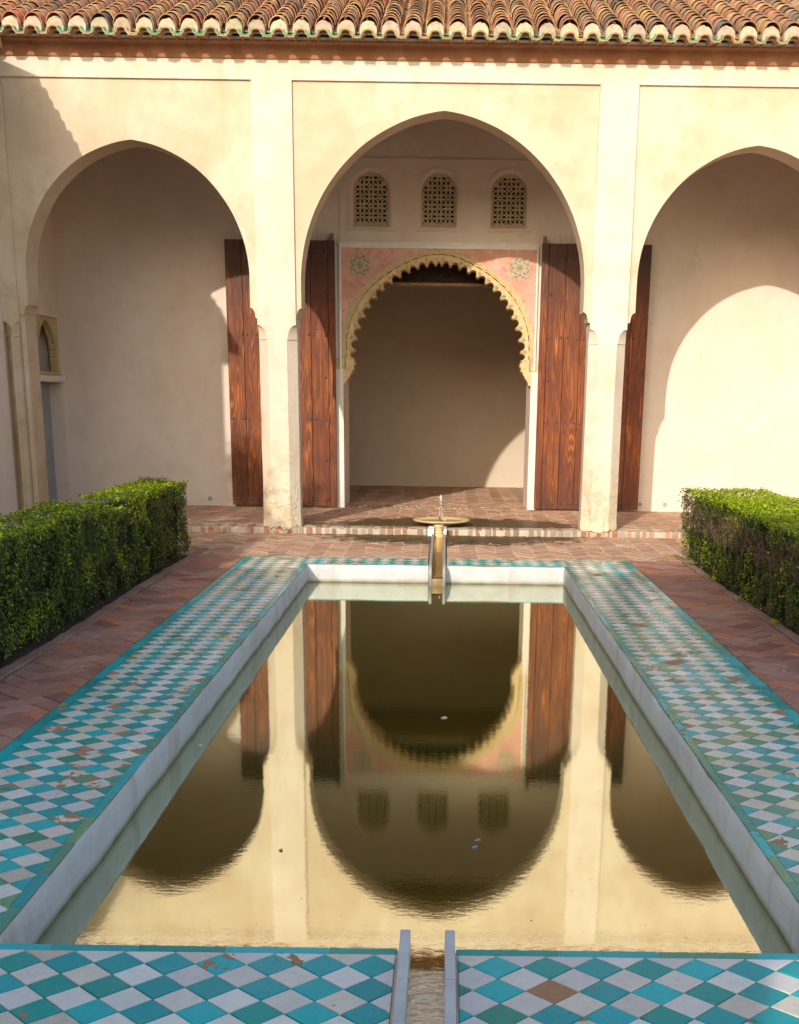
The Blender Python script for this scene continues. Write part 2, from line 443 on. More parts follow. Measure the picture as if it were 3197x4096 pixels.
TEAL = [(.0, .36, .36), (.0, .41, .42), (.001, .34, .29), (.0, .46, .47), (.0, .34, .35)]
SAGE = [(.03, .28, .19), (.08, .32, .21), (.15, .34, .18), (.02, .28, .22)]
WHITE = [(.76, .73, .66), (.72, .67, .59), (.80, .77, .70), (.72, .65, .54), (.70, .66, .62)]
def tile_region(mb, x0, x1, y0, y1, wx, wy, sage=.1, cream=.2, z=.004):
    """glazed tiles laid diagonally, white centres on (wx, wy)"""
    D = .1425; h = D/2
    for i in range(int((x0-wx)/h)-2, int((x1-wx)/h)+3):
        for j in range(int((y0-wy)/h)-2, int((y1-wy)/h)+3):
            if (i+j) % 2: continue
            cx = wx+i*h; cy = wy+j*h; white = (i % 2 == 0)
            g = h-.0022
            q = [(cx-g+rnd.gauss(0, .0011), cy+rnd.gauss(0, .0011)), (cx+rnd.gauss(0, .0011), cy-g), (cx+g, cy+rnd.gauss(0, .0011)), (cx+rnd.gauss(0, .0011), cy+g)]
            poly = clip(q, x0+.0015, x1-.0015, y0+.0015, y1-.0015)
            if len(poly) < 3: continue
            sg = sage(cx, cy) if callable(sage) else sage
            if white:
                c = rnd.choice(WHITE)
                if rnd.random() < sg*.6: c = (.64, .57, .45)
            else:
                c = rnd.choice(SAGE) if rnd.random() < sg else rnd.choice(TEAL)
            c = jit(c, .07)
            u = rnd.random()
            lim = .05 if y1 < 3.3 else .11
            chip = 1 - (rnd.uniform(.12, .24) if u < lim else rnd.uniform(.3, .42) if u < lim+.008 else 0.)
            mb.cur = (*c, chip)
            paver(mb, poly, z, .0018, .0035, .012)
def border(mb, x0, x1, y0, y1, along, sage=.1, z=.004):
    p = (y0 if along == 'y' else x0); e = (y1 if along == 'y' else x1)
    while p < e:
        L = rnd.uniform(.24, .30); q = min(e, p+L)
        c = jit(rnd.choice(SAGE if rnd.random() < sage else TEAL), .12)
        mb.cur = (*c, 1 - (rnd.uniform(.1, .25) if rnd.random() < .12 else 0))
        r = (x0+.001, x1-.001, p+.001, q-.001) if along == 'y' else (p+.001, q-.001, y0+.001, y1-.001)
        paver(mb, [(r[0], r[2]), (r[1], r[2]), (r[1], r[3]), (r[0], r[3])], z, .0018, .003, .012)
        p = q
t = MB()
sgL = lambda x, y: .08 + .55*max(0, min(1, (y-9.2)/2.2)) + .18*max(0, (x+1.75)/.4)
sgR = lambda x, y: .25 + .35*max(0, min(1, (1.62-x)/.3)) + .3*max(0, min(1, (y-7)/4))
XL0, XL1, XR0, XR1 = -1.953, PX0, PX1, 1.826
tile_region(t, -1.897, -1.330, 3.275, 12.20, -1.396, 5.94, sgL)
border(t, XL0, -1.897, 2.2, 12.20, 'y', .12); border(t, -1.330, XL1, 3.275, 11.735, 'y', .35)
tile_region(t, 1.183, 1.765, 3.275, 12.20, 1.254, 6.22, sgR)
border(t, 1.765, XR1, 2.2, 12.20, 'y', .2); border(t, XR0, 1.183, 3.275, 11.735, 'y', .7)
tile_region(t, -1.330, CH0-.006, 11.775, 12.20, -.28, 11.915, .5); tile_region(t, CH1+.006, 1.183, 11.775, 12.20, .17, 11.915, .5)
border(t, -1.330, CH0-.006, 11.735, 11.775, 'x', .6); border(t, CH1+.006, 1.183, 11.735, 11.775, 'x', .6)
border(t, XL0, CH0-.006, 12.20, 12.24, 'x', .6); border(t, CH1+.006, XR1, 12.20, 12.24, 'x', .6)
tile_region(t, -1.897, NC0-.004, 2.2, 3.235, -.182+.07125, 3.16+.07125-.07125*2, .06); tile_region(t, NC1+.004, 1.765, 2.2, 3.235, .165+.07125, 3.163-.07125, .16)
border(t, -1.897, NC0, 3.235, 3.275, 'x', .1); border(t, NC1, 1.765, 3.235, 3.275, 'x', .45)
struct(t.build('tile_pavement', M['tile'], col=True))
for pl in ([(XL0-.004, 2.1), (NC0-.004, 2.1), (NC0-.004, PY0), (PX0, PY0), (PX0, PY1), (CH0-.004, PY1), (CH0-.004, 12.244), (XL0-.004, 12.244)],
           [(XR1+.004, 2.1), (NC1+.004, 2.1), (NC1+.004, PY0), (PX1, PY0), (PX1, PY1), (CH1+.004, PY1), (CH1+.004, 12.244), (XR1+.004, 12.244)]):
    g_ = MB(); g_.plate(pl, [], lambda u, v, d: (u, v, d), -.0015, -.05, back=False)
    struct(g_.build('tile_bed', M['grout']))

# ------------------------------------------------------------------ brick paving
BR = [(.31, .125, .08), (.37, .16, .10), (.26, .105, .07), (.40, .20, .14), (.33, .15, .105), (.46, .17, .08)]
SB = [(.50, .31, .19), (.54, .35, .22), (.46, .27, .16), (.56, .39, .26), (.50, .25, .14), (.38, .21, .13)]
def herring(mb, x0, x1, y0, y1, L, n, pal, z, gap, bev, tilt, z_off=0):
    W = L/n; c45 = math.sqrt(.5); ext = max(x1-x0, y1-y0)*1.1+L; cx = (x0+x1)/2; cy = (y0+y1)/2
    K = int(ext/W)+2
    for m_ in range(-int(ext/L)-2, int(ext/L)+3):
        for k in range(-K, K+1):
            for typ in (0, 1):
                if typ == 0: a, b, w, h = k*W+m_*2*L, k*W, L, W
                else: a, b, w, h = L+k*W+m_*2*L, k*W-(n-1)*W, W, L
                ux, uy = a+w/2, b+h/2
                wx = cx+(ux-uy)*c45; wy = cy+(ux+uy)*c45
                if not (x0-L < wx < x1+L and y0-L < wy < y1+L): continue
                g = gap/2
                q = [(a+g, b+g), (a+w-g, b+g), (a+w-g, b+h-g), (a+g, b+h-g)]
                q = [(cx+(u-v)*c45, cy+(u+v)*c45) for u, v in q]
                q = clip(q, x0, x1, y0, y1)
                if len(q) < 3: continue
                mb.cur = (*jit(rnd.choice(pal), .16), 1)
                paver(mb, q, z + (rnd.uniform(-.001, .002)), bev, tilt, .016)
b = MB()
herring(b, -2.42, XL0-.004, 3.0, 12.244, .25, 2, BR, .006, .006, .003, .010)
herring(b, XR1+.004, 2.33, 3.0, 12.244, .25, 2, BR, .006, .006, .003, .010)
struct(b.build('brick_path', M['brick'], col=True))
b = MB()
herring(b, -4.88, CH0-.008, 12.248, 14.34, .27, 6, SB, .006, .009, .003, .018)
herring(b, CH1+.008, 4.88, 12.248, 14.34, .27, 6, SB, .006, .009, .003, .018)
struct(b.build('courtyard_paving', M['sunbrick'], col=True))
def slab(name, mat, x0, x1, y0, y1, z):
    mb = MB(); mb.add([(x0,y0,z),(x1,y0,z),(x1,y1,z),(x0,y1,z)], [(0,1,2,3)]); return struct(mb.build(name, mat, normals=False))
slab('path_bed', M['darkgrout'], -2.42, XL0-.004, 2.1, 12.244, -.002); slab('path_bed', M['darkgrout'], XR1+.004, 2.33, 2.1, 12.244, -.002)
slab('courtyard_bed', M['sunjoint'], -4.88, CH0-.002, 12.246, 14.4, -.002); slab('courtyard_bed', M['sunjoint'], CH1+.002, 4.88, 12.246, 14.4, -.002)
# brick-on-edge kerbs beside the hedges
for sx, x0, x1 in ((-1, -2.50, -2.425), (1, 2.335, 2.40)):
    b = MB(); y = 3.0
    while y < 12.55:
        L = rnd.uniform(.23, .27); dx = .012*math.sin(y*1.7)
        b.cur = (*jit((.27, .16, .12), .2), 1)
        paver(b, [(x0+dx, y), (x1+dx, y), (x1+dx, y+L-.008), (x0+dx, y+L-.008)], .018+rnd.uniform(-.004, .004), .005, .02, .06)
        y += L
    struct(b.build('kerb', M['brick'], col=True))

# raised gallery floor, its brick nosing and the portal threshold
FZ = .08
gf = MB(); gf.box(-5.05, 5.05, 14.375, 21.4, -.05, FZ-.008); struct(gf.build('gallery_base', M['sunjoint']))
b = MB()
herring(b, -5.05, 5.05, 14.60, 17.0, .27, 6, SB, FZ, .006, .003, .014)
herring(b, -1.35, 1.12, 17.44, 17.95, .27, 6, SB, FZ, .006, .003, .014)
herring(b, -2.6, 2.5, 17.95, 21.3, .27, 6, SB, FZ, .006, .003, .014)
struct(b.build('gallery_floor', M['sunbrick'], col=True))
b = MB(); x = -4.88
NB = [(.36, .11, .06), (.40, .17, .08), (.44, .24, .12), (.36, .27, .18), (.42, .33, .23), (.30, .14, .09), (.48, .37, .26), (.44, .36, .27), (.36, .22, .14)]
while x < 4.86:
    w = rnd.uniform(.038, .068)
    if not (-.17 < x+w/2 < .05):
        b.cur = (*jit(rnd.choice(NB), .15), 1)
        y0 = 14.352+rnd.uniform(-.012, .012); z1 = FZ+rnd.uniform(-.014, .008)
        e = .012
        b.rings([[(x, yy, zz), (x+w, yy, zz), (x+w, yy2, zz2), (x, yy2, zz2)] for yy, zz, yy2, zz2 in []] or
                [[(xx, y0, 0), (xx, y0, z1-e), (xx, y0+e*.4, z1-e*.3), (xx, y0+e*1.3, z1), (xx, 14.595, z1), (xx, 14.595, 0)] for xx in (x+.001, x+w)])
    x += w+rnd.uniform(.018, .046)
o = b.build('step_bricks', M['stepbrick'], col=True); struct(o)
b = MB()
n = 240
rg = []
for i in range(n+1):
    xx = -4.88+9.76*i/n; w = mnoise.noise(Vector((xx*7, 3, 1)))*.012
    rg.append([(xx, 14.362+w, -.02), (xx, 14.360+w, FZ-.024), (xx, 14.372+w, FZ-.010+w*.4), (xx, 14.40, FZ-.006+w*.3), (xx, 14.61, FZ-.006), (xx, 14.61, -.02)])
b.rings(rg); struct(b.build('step_mortar', M['mortar']))
b = MB()
for row, yy in enumerate((17.03, 17.235)):
    x = -1.34
    while x < 1.09:
        w = rnd.uniform(.055, .07)
        b.cur = (*jit(rnd.choice(NB if rnd.random() < .4 else SB), .15), 1)
        paver(b, [(x, yy), (x+w, yy), (x+w, yy+.19), (x, yy+.19)], FZ+.002+rnd.choice((0, 0, 0, .008)), .004, .02, .03)
        x += w+.018
struct(b.build('threshold_bricks', M['stepbrick'], col=True))

# ------------------------------------------------------------------ the palace with its arcade
PAL = thing('palace_pavilion', (0, 14.35, 0), 'cream plastered palace front with three pointed arches under a clay tiled eave', 'palace')
FY, WB = 14.35, 17.0
def arch_side(cx, w, z0, h, n=40):
    """pointed arch from its right springing over the apex to the left one"""
    c = (w*w-h*h)/(-2*w) if False else (h*h-w*w)/(2*w)
    R = w+c; pts = []
    a1 = math.atan2(h, c)
    for i in range(n+1):
        a = a1*i/n; pts.append((cx - c + R*math.cos(a) if True else 0, z0 + R*math.sin(a)))
    L = [(2*cx-x, z) for x, z in reversed(pts[:-1])]
    return pts + L
def wob(p, s=.004):
    return (p[0]+mnoise.noise(Vector((p[0]*4, p[1]*4, 2.)))*s, p[1]+mnoise.noise(Vector((p[0]*4, p[1]*4, 7.)))*s)
def bay(xl, xr, cx, w, z0, h, name_mat):
    zi, zt = 2.345, 4.705
    pts = [(xl, zi), (xl, zt), (xr, zt), (xr, zi)]
    ix = cx+w
    # impost: small quarter-hollow corbel each side, then the slightly narrowing jamb
    R = [(ix+.058, zi), (ix+.054, zi+.012)] + [(ix+.052-.052*(1-math.cos(a)), zi+.016+.092*math.sin(a)) for a in [PI/2*k/6 for k in range(7)]] + [(ix+.001, 2.47), (ix, 2.6)]
    R = [(min(xr-.002, x), z) for x, z in R]
    arch = [(x, z) for x, z in arch_side(cx, w, z0, h)]
    Lp = [(max(xl+.002, 2*cx-x), z) for x, z in reversed(R)]
    poly = pts + [wob(p, .003) for p in R + arch + Lp]
    mb = MB(); mb.plate(poly, [], lambda u, v, d: (u, d, v), FY+.030, 14.78)
    return autosmooth(mb.build('arch_wall', name_mat, PAL), 25)
CX = (-2.083, -1.657, 1.580, 1.990)
bay(-4.705, CX[0], -3.379, 1.219, 2.76, 1.361, M['spandrel'])
bay(CX[1], CX[2], -.048, 1.549, 2.72, 1.718, M['spandrel'])
bay(CX[3], 4.612, 3.292, 1.219, 2.78, 1.368, M['spandrel'])

def pillar(x0, x1, name='pillar', y0=FY, y1=14.78, mat='pilaster'):
    mb = MB(); lv = []
    def ring(z, c, o=0):
        a, b_, d, e = x0-o, x1+o, y0-o, y1
        c = max(c, .0015)
        return [(a+c, d, z), (b_-c, d, z), (b_, d+c, z), (b_, e-c, z), (b_-c, e, z), (a+c, e, z), (a, e-c, z), (a, d+c, z)]
    for z in [-.02]+[.1*k for k in range(1, 22)]: lv.append((z, .106))
    lv += [(2.121, .108), (2.124, .092)]
    for k in range(0, 13):
        t_ = math.sin(PI/2*k/12); lv.append((2.130+.145*t_, .096*math.sqrt(max(0, 1-t_**2.2))))
    lv += [(2.29, 0), (3.0, 0), (3.8, 0), (4.705, 0)]
    R = []
    for z, c in lv:
        o = mnoise.noise(Vector((x0*3, z*2.3, 4)))*.004 + (.006 if z < .15 else 0)
        R.append(ring(z, c, o))
    mb.rings(R)
    return mb.build(name, M[mat], PAL)
o = pillar(CX[0], CX[1]); o['label'] = 'left pillar with crumbling plaster at its foot'
pillar(CX[2], CX[3])
o = pillar(-4.885+.0, -4.705, 'pier', mat='oldpier'); o['label'] = 'stained half pillar in the shaded corner'
mb = MB(); mb.box(-4.705, -4.655, 14.40, 14.78, -.02, 2.344); mb.build('jamb', M['oldpier'], PAL)
pillar(4.612, 4.885, 'pier')
mb = MB(); mb.box(-5.45, -4.8865, 14.352, 14.779, -.02, 5.0); mb.build('wall_end', M['oldpier'], PAL)

# frieze, fascia
mb = MB(); mb.box(-4.885, 4.885, FY, 14.78, 4.705, 5.02); mb.build('frieze', M['pilaster'], PAL)
mb = MB()
mb.rings([[(xx, 14.60, 4.897), (xx, 14.335, 4.897), (xx, 14.330, 4.905), (xx, 14.322, 4.96), (xx, 14.312, 5.012), (xx, 14.30, 5.02), (xx, 14.22, 5.03), (xx, 14.22, 5.05), (xx, 14.60, 5.06)] for xx in (-4.90, 4.90)])
mb.build('fascia', M['fascia'], PAL)

# roof: clay barrel tiles
RT = [(.42, .22, .11), (.46, .25, .12), (.40, .21, .12), (.52, .30, .14), (.50, .21, .10), (.33, .19, .12), (.44, .25, .13), (.20, .15, .11), (.58, .37, .15), (.42, .22, .11), (.36, .23, .14), (.45, .24, .12), (.48, .27, .14), (.38, .20, .11)]
PITCH = .2272; SL = math.atan(.394); LIP = 13.98
RX0 = -5.30; NCOL = 47
cosS, sinS = math.cos(SL), math.sin(SL)
off0 = (-4.241 - RX0) % PITCH
roof = MB(); roof.rings([[(xx, 14.20, 5.045), (xx, 14.20, 5.07), (xx, 18.2, 5.07+4*.394), (xx, 18.2, 5.045+4*.394)] for xx in (-5.3, 5.3)])
roof.rings([[(xx, 18.2, 6.60), (xx, 18.2, 6.646), (xx, 22.3, 5.05), (xx, 22.3, 5.0)] for xx in (-5.3, 5.3)])
ROOF = roof.build('roof', M['rooftile'], PAL, col=True)
ct = MB(); pt = MB(); plug = MB(); gl = MB()
def barrel(mb, cx, y, z, L, w0, w1, h0, h1, up=True, t=.013, n=9, pitch=SL, yaw=0):
    """one curved tile: w0/h0 at the lower end, w1/h1 at the upper"""
    rr = []
    cp, sp = math.cos(pitch), math.sin(pitch)
    for s_, w, h in ((0, w0, h0), (.5, (w0+w1)/2, (h0+h1)/2), (1, w1, h1)):
        out, inn = [], []
        for k in range(n+1):
            a = PI*k/n; sg = 1 if up else -1
            for lst, q in ((out, 0), (inn, t)):
                u = -math.cos(a)*(w/2-q); v = sg*math.sin(a)*(h-q)
                lst.append((cx+u+yaw*s_*L, y+s_*L*cp - v*sp, z+s_*L*sp + v*cp))
        rr.append(out+inn[::-1])
    mb.rings(rr)
for c in range(NCOL):
    cx = RX0+off0+c*PITCH
    if cx > 5.25: break
    dx = rnd.gauss(0, .004); hz = rnd.gauss(0, .004)
    # mortar plug closing the lowest tile
    w = .093+rnd.uniform(-.004, .004); pr = []
    for k in range(15):
        a = PI*k/14; pr.append((-math.cos(a)*w*(1+rnd.gauss(0, .02)), math.sin(a)**.85*.108*(1+rnd.gauss(0, .04))))
    pr = [(-w*.95, -.03), ] + pr + [(w*.95, -.03), (0, -.022)]
    plug.cur = (*jit((.46, .37, .25), .16), 1)
    y0 = LIP+.085+rnd.uniform(-.008, .008); zc = 5.086
    plug.rings([[(cx+u*.94, y0-.012, zc+v*.95) for u, v in pr], [(cx+u, y0+.004, zc+v) for u, v in pr], [(cx+u, y0+.09, zc+v+.03) for u, v in pr]])
    nrow = 21
    for r_ in range(nrow):
        y = LIP+.105+r_*.19+rnd.gauss(0, .006); z = 5.070+(y-LIP)*.394+hz
        ct.cur = (*jit(rnd.choice(RT), .18), 1)
        barrel(ct, cx+dx+rnd.gauss(0, .004), y, z+.016, .30, .192, .158, .110, .090, True, .007, 9, SL-.035+rnd.gauss(0, .012), rnd.gauss(0, .02))
    px = cx+PITCH/2
    for r_ in range(14):
        y = LIP+.12+r_*.30; pt.cur = (*jit(rnd.choice(RT[:7]), .2), 1)
        barrel(pt, px, y, 5.095+(y-LIP)*.394, .36, .17, .19, .06, .06, False, .012, 6, SL-.03)
    # projecting eave pan, its glazed inside, and the arched tile between pans
    e = rnd.uniform(-.012, .012)
    pt.cur = (*jit((.42, .27, .15), .15), 1)
    barrel(pt, px, LIP+e, 5.080, .36, .155, .15, .066, .064, False, .014, 10, .16)
    gl.cur = (*jit((.005, .34, .14) if rnd.random() < .75 else (.36, .33, .14), .2), 1)
    barrel(gl, px, LIP+e-.004, 5.086, .30, .136, .130, .056, .053, False, .008, 10, .16)
    pt.cur = (*jit((.40, .24, .13), .15), 1)
    barrel(pt, cx, LIP+rnd.uniform(0, .02), 5.014, .33, .160, .15, .086, .080, True, .013, 9, .10)
autosmooth(ct.build('cover_tiles', M['rooftile'], ROOF, col=True), 45)
autosmooth(pt.build('channel_tiles', M['rooftile'], ROOF, col=True), 45)
autosmooth(plug.build('mortar_plugs', M['plug'], ROOF, col=True), 60)
autosmooth(gl.build('glazed_eave_tiles', M['green'], ROOF, col=True), 45)

# back wall with portal, windows
PC = -.112
OP0, OP1 = -1.350, 1.123
outer_pts = [(0, 3.363), (.11, 3.356), (.22, 3.335), (.34, 3.294), (.46, 3.242), (.58, 3.180), (.70, 3.108), (.80, 3.035), (.90, 2.952), (.98, 2.873), (1.05, 2.785), (1.105, 2.70), (1.15, 2.61), (1.19, 2.53), (1.22, 2.445), (1.242, 2.36), (1.255, 2.27), (1.262, 2.15), (1.262, 1.875)]
tips = [(.040, 3.178), (.150, 3.165), (.27, 3.136), (.385, 3.090), (.500, 3.030), (.612, 2.955), (.718, 2.868), (.812, 2.768), (.895, 2.657), (.965, 2.535), (1.022, 2.400), (1.066, 2.258), (1.095, 2.110), (1.102, 1.992)]
WINS = [(-.981, .235), (-.116, .235), (.772, .235)]
def win_outline(cx, w, z0, zs, n=16, e=0):
    return [(cx-w-e, z0-e), (cx+w+e, z0-e)] + [(cx+(w+e)*math.cos(PI*k/n), zs+(w+e)*math.sin(PI*k/n)) for k in range(n+1)]
wall = MB()
rightside = [(PC+x, z) for x, z in outer_pts]
open_poly = [(PC-x, z) for x, z in reversed(outer_pts)]
# outline of the wall with the doorway open at the bottom: opening follows inside the archivolt band
inner_open = [(OP0, FZ-.02), (OP0, 1.80)] + [(PC-(x-.055), z-.03) for x, z in reversed(outer_pts[:-1])] + [(PC+(x-.055), z-.03) for x, z in outer_pts[1:-1]] + [(OP1, 1.80), (OP1, FZ-.02)]
poly = [(-5.2, FZ-.02)] + inner_open + [(5.2, FZ-.02), (5.2, 5.06), (-5.2, 5.06)]
wall.plate(poly, [win_outline(cx, .234, 3.610, 4.036) for cx, w in WINS], lambda u, v, d: (u, d, v), WB, WB+.93)
wall.build('back_wall', M['wall'], PAL)
# the wall above the portal stands a finger proud of the rest, in a frame
up = MB()
up.plate([(-1.384, 3.435), (1.168, 3.435), (1.168, 4.417), (-1.384, 4.417)], [win_outline(cx, .283, 3.566, 4.036, 20) for cx, w in WINS], lambda u, v, d: (u, d, v), WB-.016, WB+.02)
up.build('upper_panel', M['wall'], PAL)
# portal: white frame, red spandrels, carved archivolt
fr = MB()
for a, (x0, x1) in enumerate(((-1.396, -1.366), (1.148, 1.174))):
    fr.box(x0, x1, WB-.036, WB+.01, 1.873, 3.40); fr.box(x0+.008, x1-.008, WB-.046, WB-.03, 1.880, 3.41)
fr.box(-1.396, 1.174, WB-.037, WB+.01, 3.385, 3.437); fr.box(-1.40, 1.178, WB-.052, WB-.03, 3.405, 3.430); fr.box(-1.366, 1.148, WB-.030, WB+.01, 3.362, 3.386)
fr.build('portal_frame', M['whitestone'], PAL)
pk = MB()
band_mid = [(x-.085 if z > 1.9 else x-.085, z-(.085 if x < .3 else .06 if x < .8 else .03 if x < 1.1 else 0)) for x, z in outer_pts]
pk.plate([(-1.366, 1.875)] + [(PC-x+.012, z-.008) for x, z in reversed(outer_pts)] + [(PC+x-.012, z-.008) for x, z in outer_pts[1:]] + [(1.148, 1.875), (1.148, 3.375), (-1.366, 3.375)], [], lambda u, v, d: (u, d, v), WB-.012, WB+.004)
pk.build('spandrel', M['pink'], PAL)
def resample(pts, step):
    out = [pts[0]]; acc = 0
    for a, b_ in zip(pts, pts[1:]):
        L = math.hypot(b_[0]-a[0], b_[1]-a[1]); k = max(1, int(L/step))
        for i in range(1, k+1): out.append((a[0]+(b_[0]-a[0])*i/k, a[1]+(b_[1]-a[1])*i/k))
    return out
def chaikin(p, it=2):
    for _ in range(it):
        q = [p[0]]
        for a, b_ in zip(p, p[1:]): q += [(a[0]*.75+b_[0]*.25, a[1]*.75+b_[1]*.25), (a[0]*.25+b_[0]*.75, a[1]*.25+b_[1]*.75)]
        p = q+[p[-1]]
    return p
outs = chaikin(outer_pts)
def nrm(pts, i):
    a = pts[max(0, i-1)]; b_ = pts[min(len(pts)-1, i+1)]
    d = math.hypot(b_[0]-a[0], b_[1]-a[1]) or 1
    return ((b_[1]-a[1])/d*-1, (b_[0]-a[0])/d)     # points outward (up/right)
AR = MB()
fine = resample(outs, .008)
s_acc = [0]
for a, b_ in zip(fine, fine[1:]): s_acc.append(s_acc[-1]+math.hypot(b_[0]-a[0], b_[1]-a[1]))
def offset_line(d, wave=0., per=.131):
    out = []
    for i, (x, z) in enumerate(fine):
        nx, nz = nrm(fine, i)
        w = wave*abs(math.sin(PI*s_acc[i]/per)) if z > 1.95 else 0
        out.append((x+nx*(d+w), z+nz*(d+w)))
    return out
def both(line):
    return [(PC-x, z) for x, z in reversed(line)], [(PC+x, z) for x, z in line]
def band(mb, lo, li, y0, y1):
    for sg in (-1, 1):
        n_ = len(lo)
        mb.rings([[(PC+sg*lo[i][0], y1, lo[i][1]), (PC+sg*lo[i][0], y0, lo[i][1]), (PC+sg*li[i][0], y0, li[i][1]), (PC+sg*li[i][0], y1, li[i][1])] for i in range(n_)])
band(AR, offset_line(-.003, .010), offset_line(-.014, .010), WB-.032, WB)
band(AR, offset_line(-.014, .010), offset_line(-.028, .012), WB-.022, WB)
band(AR, offset_line(-.028, .012), offset_line(-.046, .012), WB-.036, WB)
band(AR, offset_line(-.046, .012), offset_line(-.056, .012), WB-.020, WB)
band(AR, offset_line(-.056, .012), offset_line(-.072, .014), WB-.030, WB+.02)
ARO = autosmooth(AR.build('archivolt', M['carved'], PAL), 35)
# scalloped inner edge, deep into the wall
SC = MB()
full = [(-x, z) for x, z in reversed(tips)] + tips
allt = [(-x, z) for x, z in reversed(tips)] + tips
inner = []
for a, b_ in zip(allt, allt[1:]):
    mx_, mz_ = (a[0]+b_[0])/2, (a[1]+b_[1])/2; d = math.hypot(b_[0]-a[0], b_[1]-a[1])
    nx, nz = mx_, mz_-2.15; L = math.hypot(nx, nz) or 1; nx /= L; nz /= L
    tx, tz = (b_[0]-a[0])/d, (b_[1]-a[1])/d
    nx, nz = (-tz, tx); 
    if nx*mx_+nz*(mz_-2.1) < 0: nx, nz = -nx, -nz
    cu = .019; rr = d/2-cu
    inner.append((a[0]+tx*.012, a[1]+tz*.012))
    for k in range(0, 9):
        an = PI*k/8
        inner.append((mx_-tx*rr*math.cos(an)+nx*(math.sin(an)*d*.40+.003), mz_-tz*rr*math.cos(an)+nz*(math.sin(an)*d*.40+.003)))
    inner.append((b_[0]-tx*.012, b_[1]-tz*.012))
li = offset_line(-.070, .0)
lowR = [(1.190, 1.875)]
poly = [(-x, z) for x, z in reversed(li)] + li[1:] + [(1.150, 1.875), (1.108, 1.90), (1.118, 1.96)] + inner[::-1] + [(-1.118, 1.96), (-1.108, 1.90), (-1.150, 1.875)]
SC.plate([(PC+x, z) for x, z in poly], [], lambda u, v, d: (u, d, v), WB-.012, WB+.27)
autosmooth(SC.build('scalloped_edge', M['carved'], PAL), 35)
# little carved palmettes between the scallops
PM = MB()
for i, (x, z) in enumerate(allt):
    j = min(max(i, 1), len(allt)-2); a, b_ = allt[j-1], allt[j+1]; d = math.hypot(b_[0]-a[0], b_[1]-a[1]); tx, tz = (b_[0]-a[0])/d, (b_[1]-a[1])/d
    nx, nz = -tz, tx
    if nx*x+nz*(z-2.1) < 0: nx, nz = -nx, -nz
    P_ = lambda u, v, yy: (PC+x+tx*u+nx*v, yy, z+tz*u+nz*v)
    for u0, u1 in ((-.012, -.020), (.012, .020)):
        PM.tube([P_(u0*.6, -.002, WB-.020), P_(u0, .03, WB-.022), P_(u1, .055, WB-.022), P_(u1*.4, .074, WB-.020)], [.005, .005, .006, .004], 5)
    PM.tube([P_(0, .03, WB-.020), P_(0, .066, WB-.024)], [.004, .009], 6)
    # radial groove ribs running back through the soffit
    for u in (-.010, .010):
        PM.tube([P_(u, -.004, WB-.012), P_(u, -.004, WB+.268)], .0055, 5)
autosmooth(PM.build('palmettes', M['carved'], PAL), 50)
# corbels under the arch, jambs
for sg, xj in ((-1, OP0), (1, OP1)):
    cb = MB()
    prof = [(0, 1.68), (.035, 1.70), (.040, 1.715), (.045, 1.735), (.075, 1.775), (.090, 1.80), (.095, 1.82), (.110, 1.825), (.112, 1.86), (.135, 1.865), (.138, 1.905), (.128, 1.915), (.150, 1.925), (.152, 1.96), (.120, 2.0), (.05, 2.01), (-.09, 2.01), (-.09, 1.875), (0, 1.875)]
    cb.plate([(xj-sg*u, v) for u, v in prof], [], lambda u, v, d: (u, d, v), WB-.02, WB+.30)
    cb.build('corbel', M['carved'], PAL)
    jm = MB(); x0, x1 = sorted((xj, xj+sg*.105))
    jm.box(x0-.003 if sg < 0 else x0-.003, x1, WB-.020, WB+.02, FZ-.01, 1.872)
    sx0, sx1 = sorted((xj-sg*.002, xj-sg*.006))
    jm.build('jamb', M['jamb'], PAL)
    sl = MB(); a0, a1 = sorted((xj-sg*.003, xj-sg*.0))
    sl.box(a0-.001, a1+.001, WB+.10, WB+.125, .98, 1.50); sl.box(a0-.003, a1+.003, WB+.108, WB+.13, 1.22, 1.27)
    sl.build('bolt_slot', M['beam'], PAL)

# rosettes
def rosette(cx, cz, R=.158):
    mb = MB(); y = WB-.013
    def bar(p, q, w=.0045, h=.012, yy=y):
        d = Vector((q[0]-p[0], q[1]-p[1])); 
        if d.length < 1e-6: return
        n_ = Vector((-d.y, d.x)).normalized()*w
        mb.rings([[(cx+a[0]+n_.x, yy, cz+a[1]+n_.y), (cx+a[0]+n_.x*.5, yy-h, cz+a[1]+n_.y*.5), (cx+a[0]-n_.x*.5, yy-h, cz+a[1]-n_.y*.5), (cx+a[0]-n_.x, yy, cz+a[1]-n_.y)] for a in (p, q)])
    def pol(r, a): return (r*math.cos(a), r*math.sin(a))
    for rr in (R, R*.90):
        for k in range(8): bar(pol(rr, k*PI/4), pol(rr, (k+3)*PI/4))
    for k in range(8):
        c0 = pol(R*.60, k*PI/4+PI/8)
        pts = [(c0[0]+R*.30*math.cos(k*PI/4+PI/8+a), c0[1]+R*.30*math.sin(k*PI/4+PI/8+a)) for a in [(-1+2*i/8)*1.75 for i in range(9)]]
        for a, b_ in zip(pts, pts[1:]): bar(a, b_)
        for r0, s0, r1, s1 in ((.50, 0, .34, .5), (.34, .5, .50, 1), (.34, .5, .22, .5), (.22, .5, .15, 0), (.22, .5, .15, 1), (.44, .5, .30, 0), (.44, .5, .30, 1), (.30, 0, .22, -.5), (.30, 0, .22, .5)):
            bar(pol(R*r0, (k+s0)*PI/4), pol(R*r1, (k+s1)*PI/4), .0032, .009)
    mb.mi = 1; mb.plate([pol(R*.78, 2*PI*k/24) for k in range(24)], [], lambda u, v, d: (cx+u, d, cz+v), y-.002, y+.0005)
    return mb.build('rosette', [M['rosette'], M['recess']], PAL)
